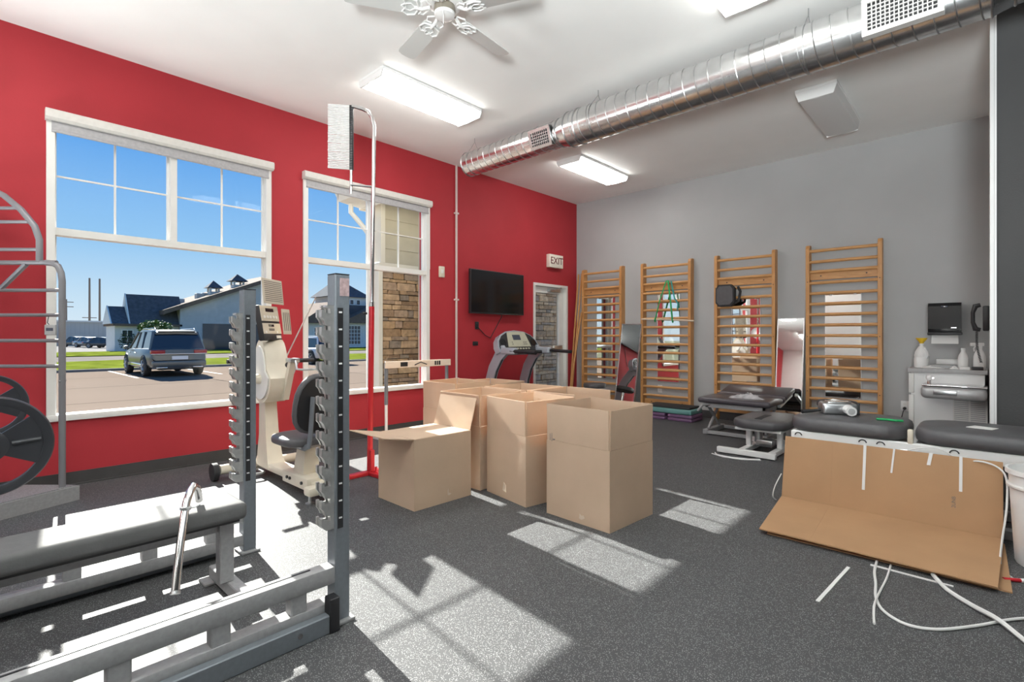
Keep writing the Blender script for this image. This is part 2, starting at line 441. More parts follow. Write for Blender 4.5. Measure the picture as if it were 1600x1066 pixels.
# ------------------------------------------------------------------ room shell
XW, YW, ZC = -5.42, 7.52, 3.58          # red wall, grey wall, ceiling
XR, YF = 4.6, -5.2                      # unseen walls behind the camera
W1, W2, W3 = (0.435, 2.155), (2.492, 4.194), (-1.62, 0.10)  # last span belongs to the added, unseen window
SILL, HEAD = 0.525, 2.985
DOOR = (6.317, 7.236, 2.085)

tag(MB().box(XW-0.2, XR, YF, YW+0.2, -0.12, 0).build('floor', 'floor', smooth=0), 'black speckled rubber gym floor', 'floor', kind='structure')
tag(MB().box(XW-0.2, XR, YF, YW+0.2, ZC, ZC+0.15).build('ceiling', 'ceil', smooth=0), 'flat white painted ceiling', 'ceiling', kind='structure')

def wall_open(x0, x1, y0, y1, z1, holes):
    b = MB(); ys = sorted({y0, y1, *[h[0] for h in holes], *[h[1] for h in holes]})
    for a, c in zip(ys, ys[1:]):
        hs = [h for h in holes if h[0] <= a + 1e-6 and h[1] >= c - 1e-6]
        if not hs: b.box(x0, x1, a, c, 0, z1)
        else:
            h = hs[0]
            if h[2] > 0: b.box(x0, x1, a, c, 0, h[2])
            b.box(x0, x1, a, c, h[3], z1)
    return b
tag(wall_open(XW-0.2, XW, YF, YW+0.2, ZC, [(*W1, SILL, HEAD), (*W2, SILL, HEAD), (*W3, SILL, HEAD), (DOOR[0], DOOR[1], 0, DOOR[2])]).build('wall_left', 'red', smooth=0),
    'red painted wall with tall windows and exit door', 'wall', kind='structure')
tag(wall_open(XW-0.24, XW-0.2, YF, YW+0.2, ZC+.3, [(W1[0]-.01, W1[1]+.01, SILL-.01, HEAD+.01), (W2[0]-.01, W2[1]+.01, SILL-.01, HEAD+.01), (W3[0]-.01, W3[1]+.01, SILL-.01, HEAD+.01), (DOOR[0], DOOR[1], 0, DOOR[2])]).build('wall_exterior', 'siding', smooth=0),
    'cream siding on the outside of the red wall', 'wall', kind='structure')
tag(MB().box(XW, 0.03, YW, YW+0.2, 0, ZC).build('wall_back', 'grey', smooth=0), 'mid grey painted wall behind the wooden wall bars', 'wall', kind='structure')
wr = tag(MB().box(0.035, XR, 5.14, YW+0.2, 0, ZC).build('wall_right', 'dkgrey', smooth=0), 'charcoal painted wall end beside the water fountain', 'wall', kind='structure')
tag(MB().box(XW-0.2, XR+0.2, YF-0.2, YF, 0, ZC).build('wall_front', 'rearwall', smooth=0), 'pale wall behind the viewpoint', 'wall', kind='structure')
tag(MB().box(XR, XR+0.2, YF, YW+0.2, 0, ZC).build('wall_side', 'dkgrey2', smooth=0), 'grey side wall facing the windows', 'wall', kind='structure')
tag(MB().box(0.012, 0.0345, 5.125, YW-.002, 0, ZC).box(0.0355, 0.048, 5.125, 5.139, 0, ZC).build('trim_1', 'ltwhite', smooth=0), 'white corner trim up the edge of the charcoal wall', 'trim', kind='structure')
# rubber cove base
bl = MB()
for a, c in ((YF, DOOR[0]-0.06), (DOOR[1]+0.06, YW)): bl.box(XW, XW+0.012, a, c, 0, 0.105); bl.box(XW, XW+0.03, a, c, 0, 0.012)
tag(bl.build('baseboard_left', 'base', smooth=0), 'dark rubber cove base along the red wall', 'baseboard', kind='structure')
tag(MB().box(XW, 0.03, YW-0.012, YW, 0, 0.105).box(XW, 0.03, YW-0.03, YW, 0, 0.012).build('baseboard_back', 'base', smooth=0), 'dark rubber cove base along the grey wall', 'baseboard', kind='structure')

# ------------------------------------------------------------------ windows
def window(name, y0, y1, label):
    r = struct(name, label, 'window')
    xo, xi = XW-0.10, XW+0.022
    fw = 0.052
    f = MB()
    f.box(xo, xi, y0, y0+fw, SILL, HEAD).box(xo, xi, y1-fw, y1, SILL, HEAD).box(xo, xi, y0+fw, y1-fw, HEAD-fw, HEAD)
    f.build('window_frame', 'white', r, smooth=0)
    MB().rbox(xo, XW+0.035, y0, y1, SILL, SILL+0.052, 0.006).build('window_sill', 'white', r)
    g0, g1 = y0+fw, y1-fw; mid = (y0+y1)/2; zt = 2.035
    MB().box(xo+0.01, xi-0.012, g0, g1, zt-0.026, zt+0.032).build('transom_bar', 'white', r, smooth=0)
    MB().box(xo+0.01, xi-0.012, mid-0.026, mid+0.026, zt+0.032, HEAD-fw).build('mullion', 'white', r, smooth=0)
    xg = XW-0.06
    for a, c in ((g0, mid-0.026), (mid+0.026, g1)):
        MB().box(xg-0.004, xg+0.004, a, c, zt+0.03, HEAD-fw+0.002).build('pane', 'glass', r, smooth=0)
        fr = MB()                                   # thin sash edge
        for q0, q1 in ((a, a+0.014), (c-0.014, c)): fr.box(xg-0.02, xg+0.012, q0, q1, zt+0.032, HEAD-fw)
        fr.build('sash', 'ltwhite', r, smooth=0)
        m = (a+c)/2
        MB().box(xg-0.010, xg+0.010, m-0.007, m+0.007, zt+0.03, HEAD-fw).build('muntin', 'white', r, smooth=0)
        MB().box(xg-0.009, xg+0.009, a, c, 2.490-0.006, 2.490+0.006).build('muntin', 'white', r, smooth=0)
    MB().box(xg-0.004, xg+0.004, g0, g1, SILL+0.05, zt-0.024).build('pane', 'glass', r, smooth=0)
    b = MB()
    b.box(xg-0.02, xg+0.012, g0, g0+0.014, SILL+0.05, zt-0.026).box(xg-0.02, xg+0.012, g1-0.014, g1, SILL+0.05, zt-0.026)
    b.build('sash', 'ltwhite', r, smooth=0)
    return r
window('window_1', *W1, 'tall white window beside the metal ladder frame, overlooking the parked car')
window('window_2', *W2, 'tall white window behind the red jump tester pole')
window('window_added', *W3, 'added unseen tall white window farther along the red wall past the metal ladder')  # invented window out of view, added to let in more daylight
def blind(y0, y1, label):
    t = thing('roller_blind', label, 'blind', (XW, (y0+y1)/2, HEAD), group='roller blinds')
    h = (y1-y0)/2
    prof = [(0.0, -0.082), (0.055, -0.082), (0.076, -0.066), (0.078, -0.02), (0.066, 0.0), (0.0, 0.0)]
    MB().prism(prof, 'y', -h-0.008, h+0.008).build('cassette', 'offwhite', t)
    MB().box(0.024, 0.030, -h+0.03, h-0.03, -0.155, -0.078).build('shade_fabric', 'blindgrey', t, smooth=0)
    MB().cyl((0.027, -h+0.03, -0.158), (0.027, h-0.03, -0.158), 0.011, 10).build('bottom_rail', 'blindgrey', t)
    MB().tube([(0.05, h-0.02, -0.09), (0.05, h-0.02, -0.9)], 0.0025, 6).build('pull_chain', 'white', t)
blind(*W1, 'off-white roller blind rolled up over the window beside the metal ladder frame')
blind(*W2, 'off-white roller blind rolled up over the window behind the jump tester')
blind(*W3, 'off-white roller blind rolled up over the added unseen window farthest from the door')

# ------------------------------------------------------------------ exit door
d = struct('door_1', 'narrow white framed glass exit door beside the treadmill', 'door')
y0, y1, zt = DOOR
MB().box(XW-0.12, XW+0.015, y0, y0+0.045, 0, zt).box(XW-0.12, XW+0.015, y1-0.045, y1, 0, zt).box(XW-0.12, XW+0.015, y0+0.045, y1-0.045, zt-0.045, zt).build('door_frame', 'white', d, smooth=0)
MB().box(XW-0.09, XW-0.045, y0+0.048, y0+0.075, 0.01, zt-0.048).box(XW-0.09, XW-0.045, y1-0.17, y1-0.048, 0.01, zt-0.048)\
    .box(XW-0.09, XW-0.045, y0+0.075, y1-0.17, zt-0.15, zt-0.048).box(XW-0.09, XW-0.045, y0+0.075, y1-0.17, 0.01, 0.25).build('door_leaf', 'white', d, smooth=0)
MB().box(XW-0.072, XW-0.064, y0+0.07, y1-0.16, 0.24, zt-0.14).build('pane', 'glass', d, smooth=0)
c = MB().rbox(XW-0.045, XW+0.02, y1-0.50, y1-0.22, zt-0.13, zt-0.07, 0.008).build('door_closer', 'alu', d)
MB().tube([(XW-0.01, y1-0.30, zt-0.10), (XW+0.06, y1-0.45, zt-0.095), (XW-0.0, y1-0.12, zt-0.02)], 0.008, 6).build('closer_arm', 'alu', c)
MB().rbox(XW-0.045, XW+0.03, y0+0.08, y1-0.17, 0.98, 1.05, 0.01).build('push_bar', 'alu', d)

# ------------------------------------------------------------------ outside ground
GZ = -0.30
tag(MB().box(-400, -5.62, -150, 300, GZ-1.0, GZ-0.06).build('floor_ground', 'earth', smooth=0), 'open ground beyond the parking lot', 'ground', kind='structure')
pl = struct('floor_parking_lot', 'sunlit tan concrete parking lot outside the windows', 'parking lot')
MB().box(-28, -5.62, -14, 26, GZ-0.06, GZ-0.03).build('joint_bed', 'joint', pl, smooth=0)
sm = MB().rbox(-0.5, 0.5, -0.5, 0.5, -0.05, 0, 0.004, 1).mesh('concrete_slab', 'concrete', 0)
xs = [-28, -23.6, -19.2, -14.8, -11.3, -8.2, -5.62]; ysl = [-14+5*i for i in range(9)]
for a, c in zip(xs, xs[1:]):
    for p, q in zip(ysl, ysl[1:]):
        inst(sm, 'concrete_slab', pl, ((a+c)/2, (p+q)/2, GZ), (0,0,0), (c-a-0.05, q-p-0.04, 1))
for y in (1.5, 4.25, 7.0, 9.75, 12.5):
    MB().box(-27.8, -22.4, y-0.05, y+0.05, GZ-0.004, GZ+0.004).build('parking_line', 'paint', pl, smooth=0)
def strip(name, m, x0, x1, label, cat, z=GZ, bumpy=0):
    b = MB()
    if not bumpy: b.box(x0, x1, -60, 120, GZ-0.06, z)
    else:
        nx, ny = 8, 60; vs = []; fs = []
        for i in range(nx+1):
            for j in range(ny+1):
                e = 0 if i in (0, nx) else random.uniform(0, bumpy)
                vs.append((x0+(x1-x0)*i/nx, -60+180*j/ny, z+e))
        for i in range(nx):
            for j in range(ny): fs.append((i*(ny+1)+j, (i+1)*(ny+1)+j, (i+1)*(ny+1)+j+1, i*(ny+1)+j+1))
        b.add(vs, fs); b.box(x0, x1, -60, 120, GZ-0.06, z-0.004)
    return tag(b.build(name, m, smooth=60 if bumpy else 0), label, cat, kind='structure')
strip('trim_kerb', 'farlot', -28.25, -28, 'low concrete kerb along the front of the parking bays', 'kerb', GZ+0.10)
strip('floor_lawn', 'grass', -37, -28.25, 'sunny lawn strip between the parking bays and the road', 'lawn', GZ+0.10, 0.10)
strip('floor_road', 'road', -49, -37, 'pale concrete road between two lawn strips', 'road', GZ)
strip('floor_verge', 'grass', -60, -49, 'lawn strip on the far side of the road', 'lawn', GZ+0.06, 0.10)
strip('floor_far_lot', 'farlot', -108, -60, 'bright concrete lot in front of the distant buildings', 'parking lot', GZ)

# ------------------------------------------------------------------ stone porch outside window 2 and the door
po = thing('stone_porch', 'ledgestone clad porch wall with cream siding above, outside the red wall', 'porch', (-7.2, 4.62, GZ))
MB().box(-0.35, -0.03, 0.0, 6.2, -0.06, 2.62).build('core', 'mortar', po, smooth=0)
MB().rbox(-0.36, 0.03, -0.075, 0.0, -0.06, 2.66, 0.005, 1).build('corner_board', 'trimcream', po)
stone_meshes = []
for k in range(10):
    bm = bmesh.new(); bmesh.ops.create_cube(bm, size=1)
    bmesh.ops.bevel(bm, geom=list(bm.edges), offset=0.07, segments=1, affect='EDGES')
    for v in bm.verts:
        v.co += Vector((random.uniform(-.10, .10) if v.co.x > 0 else 0, random.uniform(-.035, .035), random.uniform(-.06, .06)))
    me = bpy.data.meshes.new('stone'); bm.to_mesh(me); bm.free(); me.materials.append(M['stone']); stone_meshes.append(me)
rows = []; z = 0.0
while z < 2.56:
    h = random.choice((0.055, 0.07, 0.085, 0.10, 0.13)); h = min(h, 2.62-z); rows.append((z, h)); z += h
nst = 0; fill = MB()
for z, h in rows:
    y = 0.0
    while y < 6.15:
        w = random.uniform(0.10, 0.36) * (1.15 if h > 0.09 else 1.0); w = min(w, 6.2-y)
        dep = random.uniform(0.05, 0.09)
        if (y < 1.25 or 3.65 < y < 4.85) and nst < 300:
            inst(random.choice(stone_meshes), 'stone', po, (-0.03, y+w/2, z+h/2), (0,0,0), (dep, max(w-0.012, .03), h-0.010)); nst += 1
        else:
            me = random.choice(stone_meshes)
            fill.add([(v.co.x*dep-0.03, v.co.y*max(w-0.012, .03)+y+w/2, v.co.z*(h-0.010)+z+h/2) for v in me.vertices], [tuple(p.vertices) for p in me.polygons])
        y += w
tag(fill.build('stones', 'stone', po, smooth=0), kind='stuff')
MB().rbox(-0.40, 0.06, -0.08, 6.2, 2.62, 2.70, 0.006, 1).build('ledge_cap', 'trimcream', po)
MB().box(-0.35, -0.03, 0.02, 6.2, 2.70, 3.66).build('siding_core', 'siding', po, smooth=0)
MB().box(-0.36, 0.02, -0.03, 0.05, 2.70, 3.66).build('corner_board', 'trimcream', po, smooth=0)
for k in range(4):
    z0 = 2.70+k*0.24
    MB().prism([(-0.03, z0), (0.016, z0), (0.002, z0+0.24), (-0.03, z0+0.24)], 'y', 0.05, 6.2).build('siding_plank', 'siding', po, smooth=0)
so = MB()
so.box(-0.40, 0.62, -0.12, 6.2, 3.66, 3.72)
sof = so.build('soffit', 'trimcream', po, smooth=0)
for k in range(5):
    MB().box(-0.38+k*0.2, -0.20+k*0.2, -0.11, 6.2, 3.652, 3.662).build('soffit_board', 'trimcream', sof, smooth=0)
MB().box(-0.45, 0.62, -0.15, -0.12, 3.60, 3.86).box(-0.45, -0.42, -0.12, 6.2, 3.60, 3.86).build('fascia', 'trimcream', po, smooth=0)
MB().prism([(-0.16, 3.86), (-0.62, 3.86), (-0.62, 3.80), (-0.54, 3.66), (-0.16, 3.62)], 'x', -0.40, 0.02).build('gutter', 'white', po, smooth=0)
MB().tube([(-0.3, -0.38, 3.64), (-0.3, -0.38, 3.50), (-0.25, -0.20, 3.30), (-0.2, -0.10, 3.15), (-0.2, -0.115, 2.9), (-0.2, -0.115, 0.0)], 0.04, 8).build('downspout', 'white', po)
MB().prism([(-0.15, 3.72), (6.2, 3.72), (6.2, 4.3), (0.3, 4.15)], 'x', -0.45, 0.62).build('roof', 'roofbrown', po, smooth=0)

# ------------------------------------------------------------------ cars outside
def car(name, label, loc, rotz, paint, L=4.9, W=1.95, H=1.76, suv=True, group=None):
    t = thing(name, label, 'car', loc, rotz, group)       # local +x is the nose
    h, b = W/2, H/1.76
    # (x, half width at waist, belt height, bottom height)
    st = [(-L/2, .82, .62, .50), (-L/2+.06, .90, 1.00, .42), (-L/2+.25, .95, 1.06, .36), (-L*.2, 1.0, 1.05, .30), (L*.1, 1.0, 1.03, .30),
          (L*.22, .99, 1.03, .30), (L*.40, .93, .93, .32), (L*.47, .84, .84, .36), (L/2, .74, .66, .45)]
    rings = []
    for x, w, zb, z0 in st:
        w *= h; zb *= b
        rings.append([(x, -w*.90, z0), (x, -w*.985, z0+.12), (x, -w, (z0+zb)/2), (x, -w*.97, zb-.06), (x, -w*.90, zb), (x, 0, zb+.015),
                      (x, w*.90, zb), (x, w*.97, zb-.06), (x, w, (z0+zb)/2), (x, w*.985, z0+.12), (x, w*.90, z0), (x, 0, z0)])
    body = MB().loft(rings).build('body', paint, t, smooth=50)
    # greenhouse: glass block + roof + pillars
    zr = H; back = -L/2+.16 if suv else -L*.33; rb = back+.32 if suv else back+.55
    g = []
    for x, zz, w in ((back, 1.02*b, .86), (back+.05, 1.03*b, .88), (rb, zr-.08, .70), (L*.02, zr-.05, .72), (L*.09, zr-.10, .72), (L*.26, 1.01*b, .88)):
        g.append((x, zz, w*h))
    gl = MB()
    low = [(back, .89*h), (L*.26, .89*h)]
    prof = [(x, z) for x, z, _ in g]
    vs = []; n = len(g)
    for sgn in (-1, 1):
        for x, z, w in g: vs.append((x, sgn*w, z))
    fs = [tuple(range(n))[::-1], tuple(range(n, 2*n))] + [(i, (i+1) % n, n+(i+1) % n, n+i) for i in range(n)]
    gl.add(vs, fs); gl.build('windows', 'carglass', t, smooth=20)
    rf = MB()
    ring2 = []
    for x, z, w in ((rb-.10, zr-.11, .70), (rb+.10, zr-.02, .70), (-L*.08, zr, .73), (L*.02, zr-.015, .73), (L*.11, zr-.10, .73)):
        w *= h
        ring2.append([(x, -w*1.02, z-.07), (x, -w*.96, z), (x, 0, z+.02), (x, w*.96, z), (x, w*1.02, z-.07), (x, 0, z-.05)])
    rf.loft(ring2).build('roof', paint, t, smooth=50)
    pil = MB()
    for sgn in (-1, 1):
        for xa, xb, rr in ((back+.12, rb+.06, .055), (-L*.17, -L*.14, .03), (L*.03, L*.01, .03), (L*.265, L*.09, .035)):
            pil.tube([(xa, sgn*.885*h, 1.01*b), (xb, sgn*.735*h, zr-.085)], rr, 6)
    pil.build('pillars', paint, t)
    wr_ = .37 if suv else .32
    for x in (-L*.30, L*.29):
        for sgn in (-1, 1):
            yy = sgn*(h-.11)
            ty = MB().lathe([(wr_*.66, -.11), (wr_*.95, -.11), (wr_, -.07), (wr_, .07), (wr_*.95, .11), (wr_*.66, .11)], 22, Matrix.Translation((x, yy, wr_)) @ Matrix.Rotation(R(90), 4, 'X')).build('wheel', 'rubber', t)
            rim = MB().lathe([(.05, .07), (wr_*.68, .09), (wr_*.68, .115), (wr_*.60, .108), (.05, .09)], 22, Matrix.Translation((x, yy, wr_)) @ Matrix.Rotation(R(90), 4, 'X') @ Matrix.Scale(-sgn, 4, (0,0,1)))
            for k in range(5):
                a = 2*math.pi*k/5
                rim.tube([(x+.04*math.cos(a), yy+sgn*.112, wr_+.04*math.sin(a)), (x+wr_*.62*math.cos(a), yy+sgn*.116, wr_+wr_*.62*math.sin(a))], .028, 6)
            rim.build('rim', 'caralloy', ty)
            MB().tube(arc((x, wr_), wr_+.045, -15, 195, 12, 'xz', sgn*(h-.035)), .035, 6).build('wheel_arch', 'cardark', t)
    MB().rbox(-L/2-.05, -L/2+.16, -h*.90, h*.90, .38, .60, .05).build('rear_bumper', paint, t)
    MB().rbox(-L/2-.06, -L/2+.12, -h*.72, h*.72, .27, .41, .03).build('bumper_trim', 'cardark', t)
    MB().rbox(L/2-.14, L/2+.06, -h*.80, h*.80, .32, .56, .05).build('front_bumper', paint, t)
    for sgn in (-1, 1):
        MB().rbox(-L/2-.012, -L/2+.20, sgn*h*.93 if sgn < 0 else h*.48, -h*.48 if sgn < 0 else h*.93, .86*b, 1.0*b, .02).build('tail_lamp', 'tail', t)
        MB().rbox(L*.20, L*.25, sgn*h-.10 if sgn < 0 else h-.02, -h+.02 if sgn < 0 else h+.13, 1.0*b, 1.13*b, .03).build('side_mirror', paint, t)
        MB().rbox(-L*.24, L*.2, (sgn*h-.012) if sgn < 0 else h-.03, (-h+.03) if sgn < 0 else h+.012, .36, .48, .01).build('side_trim', 'chrome' if suv else 'cardark', t)
        if suv:
            MB().tube([(rb+.12, sgn*.66*h, zr-.02), (rb+.22, sgn*.66*h, zr+.05), (L*.0, sgn*.66*h, zr+.04), (L*.06, sgn*.66*h, zr-.03)], .022, 6).build('roof_rail', 'alu', t)
            MB().rbox(-L/2-.075, -L/2-.03, (.42*h if sgn > 0 else -.78*h), (.78*h if sgn > 0 else -.42*h), .33, .37, .01).build('exhaust_trim', 'chrome', t)
        for xx in (-.25, .75):
            MB().rbox(xx-.1, xx+.1, sgn*h-.015, sgn*h+.018, .86*b, .89*b, .008).build('door_handle', 'chrome' if suv else paint, t)
    MB().rbox(-L/2-.02, -L/2+.02, -h*.92, h*.92, .845*b, .868*b, .006).build('tailgate_trim', 'chrome', t)
    MB().box(-L/2-.03, -L/2+.02, -.26, .26, .64, .77).build('license_plate', 'ltwhite', t, smooth=0)
    if suv:
        MB().rbox(rb-.16, rb+.12, -h*.62, h*.62, zr-.08, zr-.045, .012).build('roof_spoiler', paint, t)
    return t
car('sport_utility_vehicle', 'grey-green sport utility vehicle parked on the concrete lot outside', (-24.6, 5.5, GZ), R(180), 'carpaint')
car('parked_car', 'dark car parked by the distant metal warehouse, behind the utility poles', (-96, 11.2, GZ), R(25), 'cardarkpaint', 4.6, 1.8, 1.5, False, 'cars in the far lot')
car('parked_car', 'silver car parked between two dark cars by the distant warehouse', (-90, 11.7, GZ), R(25), 'carsilver', 4.5, 1.8, 1.45, False, 'cars in the far lot')
car('parked_car', 'dark low sedan parked next to the long grey building', (-84, 12.4, GZ), R(40), 'cardarkpaint', 4.7, 1.8, 1.42, False, 'cars in the far lot')
car('parked_car', 'white car parked outside behind the black upright with hooks', (-31+3.2, 13.4, GZ), R(182), 'carwhite', 4.6, 1.85, 1.5, True)

# ------------------------------------------------------------------ distant buildings
def poly_solid(b, yz, x0, x1): return b.prism(yz, 'x', x0, x1)
def dwin(parent, x, y0, y1, z0, z1, nx=2, ny=2, m='bwhite'):
    w = MB().box(x-0.02, x+0.08, y0-0.08, y1+0.08, z0-0.08, z0).box(x-0.02, x+0.08, y0-0.08, y1+0.08, z1, z1+0.08)\
        .box(x-0.02, x+0.08, y0-0.08, y0, z0, z1).box(x-0.02, x+0.08, y1, y1+0.08, z0, z1)
    for i in range(1, nx): w.box(x, x+0.06, y0+(y1-y0)*i/nx-0.03, y0+(y1-y0)*i/nx+0.03, z0, z1)
    for i in range(1, ny): w.box(x, x+0.06, y0, y1, z0+(z1-z0)*i/ny-0.03, z0+(z1-z0)*i/ny+0.03)
    f = w.build('window', 'ltwhite', parent, smooth=0)
    MB().box(x-0.01, x+0.02, y0, y1, z0, z1).build('pane', 'bglass', f, smooth=0)
bx = -62.0
b1 = thing('office_building', 'long grey building with brown sloped roof, roof cupolas and slate dormers', 'building', (bx, 16, GZ))
def wv(y, z): return (y-16, z-GZ)
MB().prism([wv(15.4, GZ), wv(27.4, GZ), wv(27.4, 8.86), wv(15.4, 4.35)], 'x', -14, 0).build('gable_wall', 'bgrey', b1, smooth=0)
MB().prism([wv(13.8, 3.9), wv(27.5, 9.35), wv(27.5, 8.9), wv(13.8, 3.45)], 'x', -15, 0.5).build('roof', 'roofbrown', b1, smooth=0)
MB().box(-5, -0.5, 10.0-16, 15.4-16, 0, 2.65).build('wing_wall', 'bwhite', b1, smooth=0)
MB().prism([(0.0, 2.55), (0.0, 2.75), (-3.0, 3.3), (-5.2, 2.75), (-5.2, 2.55)], 'y', 9.8-16, 15.6-16).build('wing_roof', 'roofbrown', b1, smooth=0)
for ya, yb, zt_ in ((9.75, 11.2, 4.25), (11.2, 15.9, 5.55)):
    dm = MB().prism([(-0.25, 2.76), (-2.4, zt_-GZ), (-4.6, 2.76)], 'y', ya-16, yb-16).build('dormer_roof', 'roofdark', b1, smooth=0)
    MB().prism([(-0.20, 2.76), (-2.4, zt_-GZ+.06), (-4.65, 2.76)], 'y', ya-.12-16, ya-.01-16).build('dormer_face', 'bwhite', dm, smooth=0)
for y0 in (10.6, 12.2, 13.8): dwin(b1, -0.5, y0-16, y0+.8-16, 0.8, 2.1)
MB().box(0.0, 0.06, 17.5-16, 23.5-16, 0.0, 2.9).build('shop_front', 'bglass', b1, smooth=0)
for y0, w in ((19.45, .95), (22.0, 1.1)):
    zb = 4.35+(y0-15.4)*.377
    cu = MB().box(-3-w*.5, -3+w*.5, y0-w*.5-16, y0+w*.5-16, zb-GZ-.9, zb-GZ+.45).build('cupola', 'bwhite', b1, smooth=0)
    MB().add([(-3+sx*w*.85, y0-16+sy*w*.85, zb-GZ+.45+.42) for sx, sy in ((-1,-1),(1,-1),(1,1),(-1,1))] + [(-3, y0-16, zb-GZ+1.75)], [(0,1,2,3),(0,1,4),(1,2,4),(2,3,4),(3,0,4)]).build('cupola_roof', 'roofdark', cu, smooth=0)
    for sx, sy in ((-1,-1),(1,-1),(1,1),(-1,1)):
        MB().box(-3+sx*w*.45-.09, -3+sx*w*.45+.09, y0-16+sy*w*.45-.09, y0-16+sy*w*.45+.09, zb-GZ+.4, zb-GZ+.9).build('cupola_post', 'bwhite', cu, smooth=0)
for y0, s_ in ((15.6, 1.0), (17.8, .8), (18.4, .6)):
    zb = 3.9+(y0-13.8)*.398-GZ
    MB().rbox(-4, -4+s_, y0-16, y0+s_-16, zb-.2, zb+s_*.75, .05, 1).build('roof_unit', 'metalwall', b1)
b2 = thing('gabled_office', 'pale office with dark tower roof seen beside the stone porch', 'building', (bx, 36, GZ))
def wv2(y, z): return (y-36, z-GZ)
MB().box(-12, 0, 28.3-36, 46-36, 0, 3.3).build('wall', 'bwhite', b2, smooth=0)
MB().prism([wv2(27.8, 2.9), wv2(32.2, 5.7), wv2(33.8, 5.7), wv2(33.8, 2.9)], 'x', -12, 0.6).build('roof', 'roofbrown', b2, smooth=0)
MB().prism([wv2(33.8, 3.0), wv2(33.8, 3.3), wv2(40.3, 6.2), wv2(47, 3.3), wv2(47, 3.0)], 'x', -12, 0.6).build('roof', 'roofbrown', b2, smooth=0)
MB().prism([wv2(33.0, 3.4), wv2(33.0, 5.5), wv2(38.5, 5.5), wv2(36.5, 3.4)], 'x', -9, -1.5).build('upper_roof', 'roofdark', b2, smooth=0)
tw = MB().box(-8, -3, 34.0-36, 39.2-36, 5.5, 7.2).build('tower', 'bwhite', b2, smooth=0)
MB().add([(-8.4, 33.4-36, 7.0), (-2.6, 33.4-36, 7.0), (-2.6, 39.9-36, 7.0), (-8.4, 39.9-36, 7.0), (-5.5, 35.4-36, 9.3), (-5.5, 37.0-36, 9.3)], [(0,1,2,3),(0,1,4),(1,2,5,4),(2,3,5),(3,0,4,5)]).build('tower_roof', 'roofdark', tw, smooth=0)
for y0 in (35.6, 36.6, 37.6): dwin(b2, -3, y0-36, y0+.5-36, 6.0, 6.6, 1, 1)
dwin(b2, 0, 34.6-36, 36.4-36, 0.5, 2.9, 4, 5)
dwin(b2, 0, 30.0-36, 31.2-36, 0.9, 2.6, 3, 3)
MB().box(0, 0.08, 38.2-36, 38.35-36, 0, 3.1).build('downspout', 'white', b2, smooth=0)
bw = thing('metal_warehouse', 'low ribbed grey metal warehouse behind the parked cars', 'building', (-110, 14, GZ))
rb_ = MB()
for k in range(60): rb_.box(-0.02, 0.06, -10+k*0.6, -10+k*0.6+0.14, 0, 3.9)
MB().box(-15, 0, -10, 26, 0, 3.9).build('wall', 'metalwall', bw, smooth=0)
rb_.build('wall_ribs', 'metalwall', bw, smooth=0)
MB().box(-15.3, 0.3, -10.3, 26.3, 3.9, 4.15).build('roof_edge', 'bwhite', bw, smooth=0)
for i, (y, h, lab, x) in enumerate(((16.55, 12.6, 'tall bare utility pole, one of a close pair behind the warehouse', -128), (18.1, 12.6, 'tall bare utility pole, one of a close pair behind the warehouse', -128), (13.3, 8.4, 'shorter utility pole with crossarms beside the metal ladder frame', -130))):
    u = thing('utility_pole', lab, 'utility pole', (x, y, GZ), group='paired utility poles' if i < 2 else None)
    MB().cyl((0,0,0), (0,0,h+.3), 0.20, 8, 0.15).build('pole', 'pole', u)
    for zz in ((h-7.5,) if i == 0 else () if i == 1 else (h-.3, h-1.2)):
        MB().box(-.08, .08, -1.1, 1.1, zz, zz+.14).build('crossarm', 'pole', u, smooth=0)
def foliage(name, label, cat, loc, rx, rz, m, n=500, trunk=0.6):
    t = thing(name, label, cat, loc)
    b = MB()
    for k in range(n):
        a = random.uniform(0, 2*math.pi); u_ = random.uniform(-1, 1); q = random.uniform(.55, 1)
        c = Vector((rx*q*math.cos(a)*math.sqrt(1-u_*u_), rx*q*math.sin(a)*math.sqrt(1-u_*u_), trunk+rz+rz*q*u_))
        s_ = rx*random.uniform(.08, .16)
        T = Matrix.Translation(c) @ Matrix.Rotation(random.uniform(0, 6.3), 4, 'Z') @ Matrix.Rotation(random.uniform(-1.2, 1.2), 4, 'X')
        b.add([(-s_, 0, 0), (0, -s_*.55, .02), (s_, 0, 0), (0, s_*.55, .02)], [(0, 1, 2), (0, 2, 3)], T)
    tag(b.build('foliage', m, t, smooth=0), kind='stuff')
    MB().cyl((0,0,0), (0,0,trunk+rz), 0.07, 8, 0.04).build('trunk', 'bark', t)
foliage('small_tree', 'light green leafy tree in front of the long grey building', 'tree', (-57.5, 12.3, GZ), 1.4, 0.85, 'leaf', 800, 1.4)
foliage('round_bush', 'dark green rounded bush between the far cars and grey building', 'bush', (-60.0, 10.6, GZ), 0.75, 0.95, 'leafdark', 500, 0.1)

